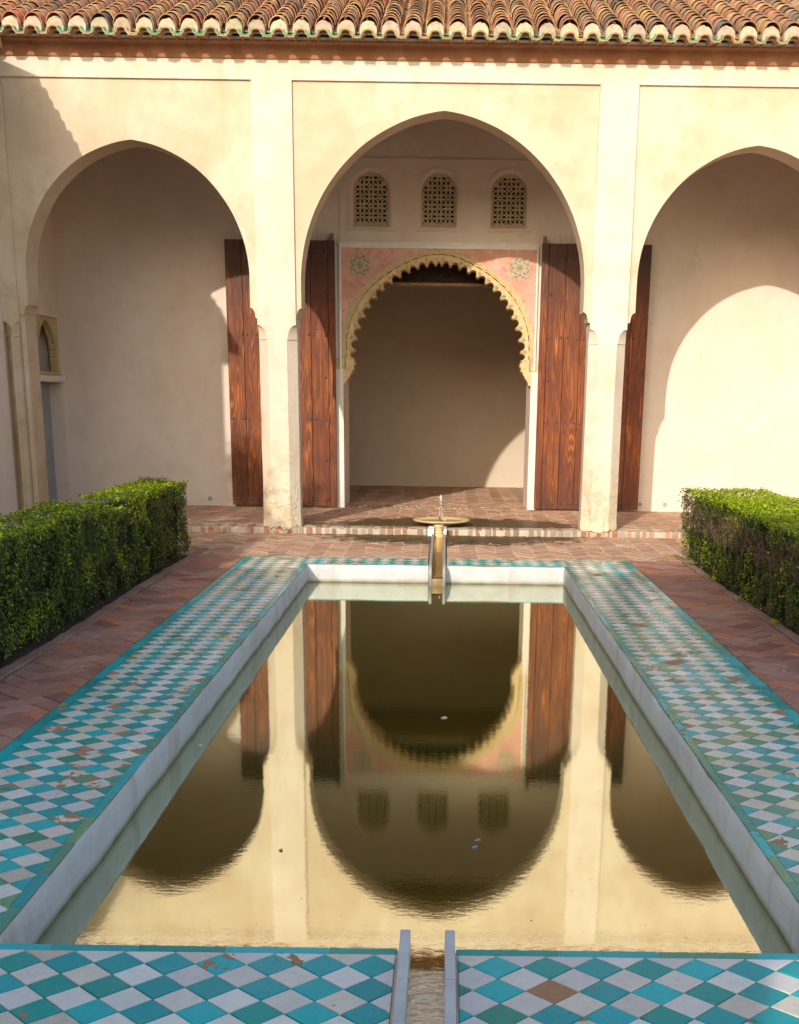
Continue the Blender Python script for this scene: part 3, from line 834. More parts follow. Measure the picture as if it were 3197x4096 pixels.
rosette(-1.127, 3.151); rosette(.935, 3.137)

# windows with pierced stucco lattice
def window(cx):
    f = MB()
    zs = 4.036
    f.plate(win_outline(cx, .283, 3.566, zs, 20), [win_outline(cx, .262, 3.600, zs, 20)], lambda u, v, d: (u, d, v), WB-.026, WB+.01)
    f.plate(win_outline(cx, .262, 3.600, zs, 20), [win_outline(cx, .246, 3.606, zs, 20)], lambda u, v, d: (u, d, v), WB-.012, WB+.01)
    f.plate(win_outline(cx, .246, 3.606, zs, 20), [win_outline(cx, .228, 3.618, zs, 20)], lambda u, v, d: (u, d, v), WB+.006, WB+.06)
    W = f.build('window', M['wall'], PAL)
    s = MB(); s.rings([[(xx, WB-.040, 3.560), (xx, WB-.040, 3.572), (xx*1, WB+.03, 3.606), (xx, WB+.03, 3.560)] for xx in (cx-.290, cx+.290)]); s.build('sill', M['wall'], W)
    l = MB(); A = .1135; iw = .222
    holes = []
    def inside(x, z, m=.006):
        if z < 3.625+m: return False
        if z <= zs: return abs(x-cx) < iw-m
        return math.hypot(x-cx, z-zs) < iw-m
    def hexh(x, z, L, w, a):
        e = w*.9; q = [(-L/2, 0), (-L/2+e, -w/2), (L/2-e, -w/2), (L/2, 0), (L/2-e, w/2), (-L/2+e, w/2)]
        c_, s_ = math.cos(a), math.sin(a); q = [(x+u*c_-v*s_, z+u*s_+v*c_) for u, v in q]
        if all(inside(*p, .003) for p in q): holes.append(q)
    x00 = cx-2*A+A*.5-A*.5; z00 = 3.622
    for i in range(-1, 6):
        for j in range(-1, 9):
            x = x00+i*A; z = z00+.02+j*A*.98
            hexh(x, z, .040, .034, 0)
            hexh(x+A/2, z, .066, .034, 0); hexh(x, z+A*.49, .064, .034, PI/2)
            dg = 1 if (i+j) % 2 else -1
            mx_, mz_ = x+A/2, z+A*.49
            hexh(mx_, mz_, .062, .030, dg*PI/4)
            for q in (-1, 1): hexh(mx_+q*.0245, mz_-q*dg*.0245, .029, .028, dg*PI/4)
    from mathutils.geometry import delaunay_2d_cdt
    outl = win_outline(cx, .232, 3.612, zs, 20); vv = []; ee = []
    for lp in [outl]+holes:
        b0 = len(vv); vv += [Vector(p) for p in lp]; ee += [(b0+i, b0+(i+1) % len(lp)) for i in range(len(lp))]
    V2, E2, F2, _a, _b, _c = delaunay_2d_cdt(vv, ee, [], 0, 1e-6)
    def pin(p, q):
        c_ = False
        for i in range(len(q)):
            a, b2 = q[i], q[i-1]
            if (a[1] > p[1]) != (b2[1] > p[1]) and p[0] < (b2[0]-a[0])*(p[1]-a[1])/(b2[1]-a[1])+a[0]: c_ = not c_
        return c_
    hc = [(sum(p[0] for p in q)/len(q), sum(p[1] for p in q)/len(q), q) for q in holes]
    b0 = len(l.v); nv = len(V2)
    l.v += [(p.x, WB+.035, p.y) for p in V2]+[(p.x, WB+.046, p.y) for p in V2]
    for f_ in F2:
        c0 = (sum(V2[i].x for i in f_)/len(f_), sum(V2[i].y for i in f_)/len(f_))
        if not pin(c0, outl) or any(abs(a-c0[0]) < .04 and abs(b2-c0[1]) < .04 and pin(c0, q) for a, b2, q in hc): continue
        l.face([b0+i for i in f_]); l.face([b0+nv+i for i in reversed(f_)])
    for lp in holes:
        b1 = len(l.v); m_ = len(lp); l.v += [(p[0], WB+.035, p[1]) for p in lp]+[(p[0], WB+.046, p[1]) for p in lp]
        for i in range(m_): l.face((b1+i, b1+(i+1) % m_, b1+m_+(i+1) % m_, b1+m_+i))
    l.build('lattice', M['lattice'], W)
    return W
for cx, w in WINS: window(cx)
# near-black sheet stands in for the unlit space behind the lattices
mb = MB(); mb.box(-2.5, 2.4, WB+.35, WB+.36, 3.5, 4.45); mb.build('dark_sheet', M['dark'], PAL)

# dark carved lintel behind the portal arch
mb = MB(); mb.box(OP0-.25, OP1+.25, 17.42, 17.60, 2.985, 3.40)
for i in range(60):
    xx = -1.3+i*.041
    for zz in (3.03, 3.10, 3.17, 3.24, 3.31): mb.box(xx, xx+.024, 17.40-rnd.uniform(0, .012), 17.43, zz, zz+.045)
mb.box(OP0-.25, OP1+.25, 17.385, 17.43, 2.985, 3.005)
mb.build('carved_lintel', M['darkwood'], PAL)
mb = MB(); mb.box(OP0-.25, OP1+.25, 17.395, 17.60, 2.948, 2.984); mb.build('lintel_beam', M['beam'], PAL)

# room behind, gallery side walls and ceilings
rm = MB()
rm.box(-2.7, 2.6, 21.3, 21.5, -.02, 4.6); rm.box(-2.7, -2.6, WB+.94, 21.3, -.02, 4.6); rm.box(2.5, 2.6, WB+.94, 21.3, -.02, 4.6)
rm.build('room_wall', M['room'], PAL)
woodceil = simple('stained_ceiling_boards', (.16, .075, .03), (.24, .12, .05), .7, 6, .4)
mb = MB(); mb.box(-2.7, 2.6, WB+.94, 21.3, 3.45, 3.49); mb.build('room_ceiling', woodceil, PAL)
mb = MB(); mb.box(-5.2, 5.2, 14.785, WB-.004, 5.03, 5.06)
mb.build('gallery_ceiling', woodceil, PAL)
# left end wall with its pointed niche (u = depth along the gallery)
def yz(u, v, d): return (d, u, v)
sw = MB()
na = [(u, v) for u, v in [(16.06, 1.76), (16.88, 1.76)]] + [(16.47+.41*math.cos(a)**1.0*(1) if True else 0, 2.02+.34*math.sin(a)) for a in [PI*k/18 for k in range(0, 19)]]
sw.plate([(14.78, -.02), (17.0, -.02), (17.0, 5.06), (14.78, 5.06)], [[(15.97, 1.735), (16.965, 1.735), (16.965, 2.452), (15.97, 2.452)], [(15.93, FZ), (16.93, FZ), (16.93, 1.655), (15.93, 1.655)]], yz, -5.05, -5.45)
sw.box(-5.62, -5.46, 14.78, 17.0, -.02, 5.06)
sw.build('side_wall', M['wall'], PAL)
nf = MB()
np_ = [(16.0, 1.765), (16.93, 1.765), (16.93, 2.43), (16.0, 2.43)]
def parch(c, w, z0, h, n_=14):
    c2 = (h*h-w*w)/(2*w); R_ = w+c2; a1 = math.atan2(h, c2)
    p = [(c-c2+R_*math.cos(a1*i/n_), z0+R_*math.sin(a1*i/n_)) for i in range(n_+1)]
    return p+[(2*c-x, z) for x, z in reversed(p[:-1])]
no = parch(16.465, .385, 2.0, .41)
nf.plate([(15.975, 1.74), (16.96, 1.74), (16.96, 2.447), (15.975, 2.447)], [[(16.08, 1.78), (16.85, 1.78)]+no], yz, -5.075, -5.16)
for i in range(len(no)-1):
    a, b_ = no[i], no[i+1]
    nf.box(-5.085, -5.06, min(a[0], b_[0])-.004, max(a[0], b_[0])+.012, min(a[1], b_[1])+.005, max(a[1], b_[1])+.022)
for i in range(10):
    z = 1.80+i*.045
    nf.box(-5.15, -5.062, 16.83, 16.90, z, z+.030); nf.box(-5.15, -5.062, 16.03, 16.10, z, z+.030)
NI = nf.build('niche', M['carved'], PAL)
mb = MB(); mb.box(-5.45, -5.42, 15.97, 16.96, 1.735, 2.45); mb.build('niche_back', M['recess'], NI)  # dark tone puts the shade inside the niche into its colour
mb = MB(); mb.box(-5.40, -5.015, 15.93, 16.995, 1.665, 1.735); mb.box(-5.40, -5.03, 15.95, 16.98, 1.655, 1.668); mb.build('niche_ledge', M['whitestone'], NI)
mb = MB(); mb.box(-5.30, -5.22, 15.94, 16.92, FZ, 1.65); mb.build('shaded_panel', simple('blue_grey_shade', (.30, .32, .34), (.35, .37, .38), .8), NI)  # blue-grey puts the recess shade into the panel colour
mb = MB(); mb.box(5.0, 5.3, 14.785, WB-.004, -.02, 5.06); mb.build('side_wall', M['wall'], PAL)

# ventilation grilles low in the back wall
for vx in (2.646, 2.988, -3.17):
    vz = .17
    v = MB(); v.plate([(vx+.040*math.cos(2*PI*k/20), vz+.040*math.sin(2*PI*k/20)) for k in range(20)], [[(vx+.033*math.cos(2*PI*k/20), vz+.033*math.sin(2*PI*k/20)) for k in range(20)]], lambda a, b_, d: (a, d, b_), WB-.004, WB+.001)
    for k in range(4):
        zz = vz-.024+k*.016; hw = math.sqrt(.034**2-(zz-vz)**2)
        v.box(vx-hw, vx+hw, WB-.0035, WB+.0005, zz-.004, zz+.003)
    g__ = v.build('vent_grille', M['whitestone'], PAL)
    v = MB(); v.plate([(vx+.034*math.cos(2*PI*k/20), vz+.034*math.sin(2*PI*k/20)) for k in range(20)], [], lambda a, b_, d: (a, d, b_), WB-.0015, WB+.0004); v.build('vent_dark_disc', M['dark'], g__)  # near-black disc stands in for the unlit opening behind the bars

# the two tall plank doors folded back against the wall
def stud_mesh():
    mb = MB()
    mb.rings([[(.017*c*math.cos(2*PI*k/12), -h, .017*c*math.sin(2*PI*k/12)) for k in range(12)] for c, h in ((1.15, 0), (1.1, .003), (.85, .011), (.45, .015), (.1, .0165))])
    return mb
stud0 = None; spike0 = None
def door(x0, x1, seams, studs, pivot_x, label):
    global stud0
    mb = MB(); z0, z1 = .105, 3.432; y = 16.88; th = .065
    xs = [x0]+seams+[x1]
    for i, (a, b_) in enumerate(zip(xs, xs[1:])):
        mb.cur = (rnd.random(), rnd.random(), rnd.random(), 1)
        dy = rnd.uniform(-.003, .003)
        e = .004; q = [(a+.0015, y+th), (a+.0015, y+e+dy), (a+.0015+e, y+dy), (b_-.0015-e, y+dy), (b_-.0015, y+e+dy), (b_-.0015, y+th)]
        mb.rings([[(u, v, z) for u, v in q] for z in (z0, z1+rnd.uniform(-.004, .004))])
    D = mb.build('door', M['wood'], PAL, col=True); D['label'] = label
    for (sx, sz) in studs:
        if stud0 is None:
            o = stud_mesh().build('stud', M['iron'], None, smooth=True); stud0 = o
        else:
            o = stud0.copy(); link(o)
        o.parent = D
        w = wloc(D); o.location = (sx-w.x, y-.001-w.y, sz-w.z)
    mb = MB(); mb.box(pivot_x-.022, pivot_x+.022, y+.01, y+.05, z1, z1+.085); mb.build('pivot_post', M['iron'], D)
    global spike0
    xx = x0+.1
    while xx < x1-.1:
        l = rnd.uniform(.06, .12)
        if spike0 is None:
            q = MB(); q.tube([(0, 0, 0), (.01, 0, 1)], .0012, 4); o = spike0 = q.build('bird_spike', M['iron'])
        else: o = spike0.copy(); link(o)
        o.parent = D; w = wloc(D); o.location = (xx-w.x, y+.03-w.y, z1-w.z); o.scale = (rnd.uniform(-2, 2), 1, l); xx += rnd.uniform(.03, .055)
    return D
def studgrid(xs, zs): return [(x+rnd.uniform(-.005, .005), z+rnd.uniform(-.006, .006)) for z in zs for x in xs]
sxL = [-2.806, -2.655, -2.595, -2.446, -2.38, -2.10, -2.03, -1.783, -1.72, -1.568]
sxR = [1.335, 1.474, 1.558, 1.688, 1.772, 2.02, 2.09, 2.36, 2.428, 2.564]
rows = [.187, 1.23, 2.29, 3.25]
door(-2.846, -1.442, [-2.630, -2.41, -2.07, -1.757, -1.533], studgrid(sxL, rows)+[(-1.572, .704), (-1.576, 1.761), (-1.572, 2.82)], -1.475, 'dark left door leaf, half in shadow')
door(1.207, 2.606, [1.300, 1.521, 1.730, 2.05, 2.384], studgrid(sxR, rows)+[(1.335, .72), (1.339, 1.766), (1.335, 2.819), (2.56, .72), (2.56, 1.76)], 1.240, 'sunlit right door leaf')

# ------------------------------------------------------------------ fountain bowl and water channels
FB = thing('fountain_bowl', (-.03, 14.72, FZ), 'round ochre stone fountain bowl with thin water jet in front of the portal', 'fountain')
fx, fy = -.03, 14.72
mb = MB()
mb.lathe(fx, fy, [(.09, FZ), (.10, FZ+.012), (.16, .105), (.27, .125), (.315, .134), (.329, .140), (.331, .149), (.325, .154), (.312, .154), (.296, .148), (.278, .143), (.268, .146), (.255, .140), (.20, .128), (.05, .120), (.001, .119)], 56)
bowl = autosmooth(mb.build('bowl', M['ochre'], FB), 40)
mb = MB(); mb.lathe(fx, fy, [(.242, .126), (.242, .137), (.001, .137)], 40)
mb.build('bowl_water', water_mat('bowl_water_ochre', [(40, .3, .002, 1)], (.55, .38, .15), .12, (1, .95, .8)), FB)
mb = MB(); mb.lathe(fx-.022, fy, [(.014, .12), (.014, .135), (.009, .142), (.009, .160), (.012, .166), (.012, .176), (.004, .180), (.001, .18)], 14); mb.build('nozzle', M['iron'], FB)
mb = MB()
mb.lathe(-.058, 14.315, [(.056, -.02), (.056, .02), (.046, .026), (.046, .032), (.052, .04), (.050, .052), (.040, .058), (.044, .09), (.052, .104), (.058, .112), (.058, .124), (.050, .128)], 24)
autosmooth(mb.build('spout', M['ochre'], FB), 35)
JET = MB()
jx, jy = fx-.022, 14.72
JET.tube([(jx, jy, .178), (jx+.001, jy, .25), (jx+.004, jy, .32), (jx+.008, jy, .385)], [.0028, .0022, .002, .0018], 6)
def drop(mb, x, y, z, r, s=1.3):
    mb.lathe(x, y, [(r*math.sin(a)+.0001, z+r*s*-math.cos(a)) for a in [PI*k/6 for k in range(7)]], 8)
for k in range(14): drop(JET, jx+.012+rnd.gauss(0, .005), jy+rnd.gauss(0, .004), .40+rnd.uniform(-.018, .03), rnd.uniform(.003, .0065))
for k in range(26):
    t_ = rnd.random(); drop(JET, jx+.018+.010*t_+rnd.gauss(0, .0018), jy+rnd.gauss(0, .003), .385-.22*t_, rnd.uniform(.0016, .0038), 1.8)
for k in range(9): drop(JET, jx+rnd.uniform(.02, .08), jy-.05+rnd.gauss(0, .02), .143+rnd.uniform(0, .012), rnd.uniform(.002, .004))
tag(JET.build('water_jet', M['drop'], smooth=True), 'thin jet of falling water drops above the round stone bowl', 'water jet', kind='stuff')

CHN = thing('water_channel', (-.06, 12.9, 0), 'narrow stone channel carrying water from the fountain bowl down into the pool', 'channel')
def curb(x0, x1, prof, deep, mat, parent, name='curb'):
    mb = MB(); rr = []
    for y, z in prof:
        e = .003
        rr.append([(x0, y, z-deep), (x0, y, z-e), (x0+e, y, z), (x1-e, y, z), (x1, y, z-e), (x1, y, z-deep)])
    mb.rings(rr); return mb.build(name, mat, parent)
cprof = [(14.245, .030), (13.2, .026), (12.2, .022), (11.72, .020), (11.66, .016), (11.61, .002), (11.575, -.025), (11.555, -.06), (11.545, -.11), (11.54, -.20)]
curb(-.138, -.110, cprof, .14, simple('grey_limestone', (.34, .31, .26), (.46, .43, .38), .6, 9, .6, .006), CHN); curb(-.006, .021, cprof, .14, simple('grey_limestone', (.34, .31, .26), (.46, .43, .38), .6, 9, .6, .006), CHN)
mb = MB()
mb.box(-.110, -.006, 12.9, 14.30, -.10, -.020); mb.box(-.110, -.006, 12.35, 12.9, -.10, -.034); mb.box(-.110, -.006, 11.80, 12.35, -.10, -.048); mb.box(-.110, -.006, 11.56, 11.80, -.20, -.10)
mb.build('channel_bed', M['wetbed'], CHN)
for x0, x1 in ((-.185, -.112), (-.004, .030)):
    mb = MB(); mb.box(x0, x1, 14.25, 14.40, -.02, .088); mb.box(x0+.01 if x0 < -.1 else x0, x1, 14.40, 14.52, .02, .094)
    mb.build('spring_block', M['whitestone'], CHN)
mb = MB(); mb.add([(-.110, 11.80, -.040), (-.006, 11.80, -.040), (-.006, 12.9, -.012), (-.110, 12.9, -.012), (-.110, 14.28, -.010), (-.006, 14.28, -.010), (-.110, 11.565, -.090), (-.006, 11.565, -.090)], [(0, 1, 2, 3), (3, 2, 5, 4), (6, 7, 1, 0)])
tw = mb.build('channel_water', water_mat('shallow_ochre_water', [(50, .5, .006, .5)], (.38, .23, .07), .22, (1, .9, .7)), CHN)

OUT = thing('overflow_channel', (-.03, 2.9, 0), 'blue grey marble channel with rippling water at the near pool edge', 'channel')
nprof = [(2.1, .036), (2.95, .034), (3.2, .033), (3.345, .032)]
for (x0, x1) in ((-.113, -.083), (.018, .047)):
    curb(x0, x1, [(2.1, .056), (2.6, .040), (3.02, .034)], .14, M['marble'], OUT); curb(x0+.0006, x1+.0006, [(3.024, .034), (3.345, .032)], .10, M['marble'], OUT)
# rippled water sheet
mb = MB(); nx_, ny_ = 26, 190; x0, x1, y0, y1 = -.083, .018, 2.1, 3.262
zz = lambda x, y: -.045 + .070*(3.262-y) + .0026*mnoise.noise(Vector((x*22, y*46, 0))) + .0018*mnoise.noise(Vector((x*48, y*95, 3))) - (max(0, y-3.21)/.05)**2*.012
vs = [(x0+(x1-x0)*i/nx_, y0+(y1-y0)*j/ny_, zz(x0+(x1-x0)*i/nx_, y0+(y1-y0)*j/ny_)) for j in range(ny_+1) for i in range(nx_+1)]
mb.add(vs, [(j*(nx_+1)+i, j*(nx_+1)+i+1, (j+1)*(nx_+1)+i+1, (j+1)*(nx_+1)+i) for j in range(ny_) for i in range(nx_)])
mb.build('channel_water', M['flow'], OUT, smooth=True)
mb = MB(); mb.box(-.083, .018, 2.1, 3.262, -.2, -.07); mb.build('channel_bed', M['wetbed'], OUT)
for xa, xb in ((NC0-.004, -.1135), (.0475, NC1+.004)):
    mb = MB(); R_ = []
    for i in range(60):
        y = 2.12+i*.019; h_ = .003+.005*mnoise.noise(Vector((xa*9, y*30, 1))); R_.append([(xa, y, -.03), (xb, y, -.03), (xb, y, h_), (xa, y, h_-.002)])
    mb.rings(R_); mb.build('mortar_joint', M['mortar'], OUT)

# ------------------------------------------------------------------ hedges
def leaves(name, P, Nn, size, cols, parent, mat='leaf', spread=.55):
    """P: (k,3) positions, Nn: (k,3) rough outward direction; folded leaf blades"""
    k = len(P)
    nrm_ = Nn + nr.normal(0, 1, (k, 3))*(spread if np.isscalar(spread) else spread[:, None]); nrm_ /= np.linalg.norm(nrm_, axis=1)[:, None]
    t_ = nr.normal(0, 1, (k, 3)); t_ -= (t_*nrm_).sum(1)[:, None]*nrm_; t_ /= np.linalg.norm(t_, axis=1)[:, None]
    s_ = np.cross(nrm_, t_); L = (size*nr.uniform(.6, 1.25, k))[:, None]
    P0 = P - t_*L*.5; P2 = P + t_*L*.5 + nrm_*L*.08
    P1 = P + s_*L*.30 + nrm_*L*.10; P3 = P - s_*L*.30 + nrm_*L*.10
    V = np.stack([P0, P1, P2, P3], 1).reshape(-1, 3)
    off = wloc(parent); V = V-np.array([off.x, off.y, off.z])
    me = bpy.data.meshes.new(name)
    me.vertices.add(4*k); me.vertices.foreach_set('co', V.ravel())
    idx = np.arange(k)*4
    F = np.stack([idx, idx+1, idx+2, idx, idx+2, idx+3], 1).ravel()
    me.loops.add(6*k); me.loops.foreach_set('vertex_index', F.astype(np.int32))
    me.polygons.add(2*k); me.polygons.foreach_set('loop_start', np.arange(2*k, dtype=np.int32)*3)
    me.materials.append(M[mat]); me.update(calc_edges=True)
    ca = me.color_attributes.new('col', 'FLOAT_COLOR', 'CORNER')
    C4 = np.concatenate([cols, np.ones((k, 1))], 1); ca.data.foreach_set('color', np.repeat(C4, 6, axis=0).ravel())
    me.validate()
    o = bpy.data.objects.new(name, me); link(o, parent); return o
def leafcol(k, young, base=(.055, .140, .014), fresh=(.42, .52, .010), dull=(.13, .15, .022)):
    u = nr.random(k)[:, None]; b_ = np.array(base); f_ = np.array(fresh); d_ = np.array(dull)
    c = b_*(1-u)+d_*u
    y = (nr.random(k) < young)[:, None]; c = np.where(y, f_*nr.uniform(.65, 1.2, (k, 1)), c)
    c = c*nr.uniform(.65, 1.35, (k, 1)); return np.clip(c, 0, 1)
def nz(a, b_, c, s=1): return mnoise.noise(Vector((a*s, b_*s, c*s)))
def hedge(name, label, x0, x1, y0, y1, z1, face, bare, density, topf, size=.026):
    H = thing(name, ((x0+x1)/2, (y0+y1)/2, 0), label, 'hedge', 'clipped hedges along the pool path')
    core = MB(); ny = int((y1-y0)/.25); rg = []
    for j in range(ny+1):
        y = y0+.1+(y1-y0-.2)*j/ny; zt = topf(y)-.09
        rg.append([(x0+.09, y, .02), (x1-.09, y, .02), (x1-.08, y, zt*.6), (x1-.10, y, zt), (x0+.10, y, zt), (x0+.08, y, zt*.6)])
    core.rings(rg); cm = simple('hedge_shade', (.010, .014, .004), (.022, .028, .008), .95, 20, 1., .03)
    core.build('dark_core', cm, H)  # near-black core stands in for shade deep inside the hedge
    P = []; Nn = []; Y = []
    def put(p, n_, yf): P.append(p); Nn.append(n_); Y.append(yf)
    # side faces, top, ends: leaves lie in a thick, lumpy shell
    area = {'side': (y1-y0)*z1, 'top': (y1-y0)*(x1-x0), 'end': (x1-x0)*z1}
    def lump(a, b_, c): return .055*nz(a, b_, c, 3.2)+.035*nz(a, b_, c, 9)
    for f_, sx in ((x0, -1), (x1, 1)):
        dn = density if sx == face else density*.35
        for _ in range(int(area['side']*dn)):
            y = rnd.uniform(y0, y1); z = rnd.uniform(.03, topf(y)); zr = z/topf(y)
            if zr < .16 and rnd.random() < .6*(1-zr/.16): continue
            if bare and sx == face:
                bz = .70+.10*nz(y, 1, 3, 1.3); 
                if bz-.24 < zr < bz+.08 and rnd.random() < .80*min(1, max(0, .95+.8*nz(y, z, 1, 3.))): continue
            if nz(y*1.1, z*1.3, 5+sx, 4.3) < -.22 and rnd.random() < .85: continue
            dep = abs(rnd.gauss(0, .030))
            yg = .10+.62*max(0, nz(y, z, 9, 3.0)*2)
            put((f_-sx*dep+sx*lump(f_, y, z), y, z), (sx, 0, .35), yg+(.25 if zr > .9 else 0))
    for _ in range(int(area['top']*density*.95)):
        x = rnd.uniform(x0, x1); y = rnd.uniform(y0, y1)
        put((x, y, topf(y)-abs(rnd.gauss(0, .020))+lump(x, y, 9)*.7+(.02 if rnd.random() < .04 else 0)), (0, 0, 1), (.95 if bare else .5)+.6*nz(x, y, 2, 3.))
    for yy, sy in ((y0, -1), (y1, 1)):
        for _ in range(int(area['end']*density)):
            x = rnd.uniform(x0, x1); z = rnd.uniform(.03, topf(yy))
            put((x, yy-sy*abs(rnd.gauss(0, .03))+sy*lump(x, yy, z), z), (0, sy, .3), .3)
    # stray shoots above the clipping line
    for _ in range(90):
        x = rnd.uniform(x0+.02, x1-.02); y = rnd.uniform(y0, y1); hh = rnd.uniform(.015, .06)
        for _k in range(rnd.randint(3, 7)):
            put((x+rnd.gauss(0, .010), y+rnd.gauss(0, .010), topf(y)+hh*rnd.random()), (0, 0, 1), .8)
    P = np.array(P); Nn = np.array(Nn, float); Y = np.array(Y)
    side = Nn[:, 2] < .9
    C = leafcol(len(P), Y); C[side] *= np.array([.74, .70, .8])  # leaf age, plus shaded sides and lit top put into the leaf colour
    br = nr.random(len(P)) < .025; C[br] = np.array([.20, .11, .04])
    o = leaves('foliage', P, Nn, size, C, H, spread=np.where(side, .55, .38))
    tw_ = MB(); fx_ = x1 if face > 0 else x0
    for _ in range(1150 if bare else 240):
        y = rnd.uniform(y0+.05, y1-.03); z = rnd.uniform(.36, .60)*z1/.7 if bare else rnd.uniform(.1, .6)
        x = fx_-face*rnd.uniform(-.01, .085); L = rnd.uniform(.04, .10)
        a = rnd.gauss(0, .9); p0 = Vector((x, y, z-.04)); p1 = p0+Vector((face*rnd.uniform(-.01, .03), math.sin(a)*L*.6, L*.6)); p2 = p1+Vector((face*rnd.uniform(-.01, .02), math.sin(a+rnd.gauss(0, .5))*L*.6, L*.5))
        tw_.tube([p0, p1, p2], [.0024, .0016, .0008], 4)
        if bare:
            q = p1+Vector((rnd.uniform(-.02, .02), rnd.gauss(0, .04), rnd.uniform(0, .05))); tw_.tube([p1, q], [.0018, .0008], 3)
    for _ in range(40):
        y = rnd.uniform(y0+.1, y1-.1); x = rnd.uniform(x0+.12, x1-.12) if not bare else fx_-face*rnd.uniform(.05, .14)
        tw_.tube([(x, y, -.03), (x+rnd.uniform(-.03, .03), y+rnd.uniform(-.03, .03), .2), (x+rnd.uniform(-.05, .05), y+rnd.uniform(-.08, .08), .45)], [.010, .008, .005], 6)
    tag(tw_.build('stems', M['twig'], H), kind='stuff')
    return H
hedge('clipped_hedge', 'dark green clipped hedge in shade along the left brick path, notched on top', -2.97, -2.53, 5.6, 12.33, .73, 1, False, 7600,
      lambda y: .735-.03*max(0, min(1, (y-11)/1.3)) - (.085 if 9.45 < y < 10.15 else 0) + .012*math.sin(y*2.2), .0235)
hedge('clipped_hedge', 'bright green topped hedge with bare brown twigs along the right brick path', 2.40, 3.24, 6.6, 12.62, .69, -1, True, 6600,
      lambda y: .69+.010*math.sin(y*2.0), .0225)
mb = MB(); mb.add([(-5.2, 2, .0), (-2.5, 2, .0), (-2.5, 12.4, .0), (-5.2, 12.4, .0)], [(0, 1, 2, 3)]); mb.add([(2.4, 2, .0), (3.5, 2, .0), (3.5, 12.6, .0), (2.4, 12.6, .0)], [(0, 1, 2, 3)])
struct(mb.build('flower_bed_soil', M['soil'], normals=False))
# leaf litter swept against the kerbs
LT = thing('leaf_litter', (0, 8, 0), 'scattered dry hedge leaves lying along the kerbs and brick paths', 'leaf litter'); LT['kind'] = 'stuff'
k = 420; sd = nr.random(k) < .5
lx = np.where(sd, -2.47+abs(nr.normal(0, .09, k)), 2.38-abs(nr.normal(0, .09, k))); far = nr.random(k) < .15; lx = np.where(far, np.where(sd, nr.uniform(-2.4, -1.4, k), nr.uniform(1.3, 2.3, k)), lx)
ly = nr.uniform(4.5, 13.5, k)
cc_ = np.array([(.30, .17, .07), (.20, .10, .04), (.38, .30, .10), (.14, .16, .04)])[nr.integers(0, 4, k)]*nr.uniform(.7, 1.3, (k, 1))
leaves('leaves', np.stack([lx, ly, np.full(k, .026)], 1), np.tile([0, 0, 1.], (k, 1)), .020, cc_, LT, spread=.12)
# weeds rooted along the right kerb
for i, (wx, wy, s_) in enumerate([(2.37, 9.75, 1.), (2.39, 10.9, .8), (2.36, 8.7, .6), (2.38, 11.9, .6)]):
    W = thing('weed', (wx, wy, .01), ['small grassy weed growing through the right kerb, the yellowest one', 'small weed at the kerb near the far end of the right hedge', 'smallest weed at the right picture edge beside the kerb', 'weed under the sunlit end of the right hedge'][i], 'weed', 'weeds along the right kerb')
    k = int(70*s_); P = np.stack([wx+nr.normal(0, .035*s_, k), wy+nr.normal(0, .05*s_, k), .02+abs(nr.normal(0, .028*s_, k))], 1)
    leaves('weed_leaves', P, np.tile([0, 0, 1.], (k, 1)), .022, leafcol(k, .7), W)

# ------------------------------------------------------------------ things on the water and the path
def petal(name, pts, z, label, cat, mat, t_=.002, group=None):
    mb = MB(); mb.plate(pts, [], lambda u, v, d: (u, v, z+d+.002*math.sin(u*90)), t_, 0); o = mb.build(name, mat); tag(o, label, cat, group); return o
def leafpts(cx, cy, L, w, a):
    q = [(-L, 0), (-L*.4, -w), (L*.4, -w*.9), (L, 0), (L*.4, w), (-L*.3, w*.8)]
    return [(cx+u*math.cos(a)-v*math.sin(a), cy+u*math.sin(a)+v*math.cos(a)) for u, v in q]
wf = simple('white_feather', (.7, .7, .7), (.8, .8, .8), .8)
dl = simple('dry_leaf', (.42, .24, .12), (.55, .36, .22), .8)
bp = simple('blue_scrap', (.18, .30, .55), (.25, .38, .62), .6)
petal('feather', leafpts(.015, 6.62, .018, .014, .2), WZ+.001, 'small white feather floating near the middle of the pool', 'feather', wf)
petal('feather', leafpts(-1.215, 6.0, .012, .012, .9), WZ+.001, 'tiny white feather floating beside the left pool wall', 'feather', wf)
petal('fallen_leaf', leafpts(.152, 4.66, .014, .010, .4), WZ+.001, 'pale pink dry leaf floating on the pool above a blue scrap', 'leaf', dl)
petal('paper_scrap', leafpts(.138, 4.585, .014, .010, .7), WZ+.001, 'small blue scrap floating on the near half of the pool', 'scrap', bp)
petal('fallen_leaf', leafpts(-.62, 4.52, .010, .008, 1.), WZ+.001, 'small grey leaf floating left of the near channel', 'leaf', dl)
mb = MB()
for _ in range(900):
    x = rnd.uniform(-1.2, 1.05); y = rnd.uniform(3.4, 11.5); r = rnd.uniform(.0006, .0020)*(2.1 if rnd.random() < .12 else 1)
    mb.cur = (*((.6, .55, .45) if rnd.random() < .5 else (.10, .07, .03)), 1)
    mb.add([(x-r, y, WZ+.0012), (x, y-r, WZ+.0012), (x+r, y, WZ+.0012), (x, y+r, WZ+.0012)], [(0, 1, 2, 3)])
tag(mb.build('pollen_specks', M['speck'], normals=False, col=True), 'specks of pollen and dust floating on the pool', 'specks', kind='stuff')
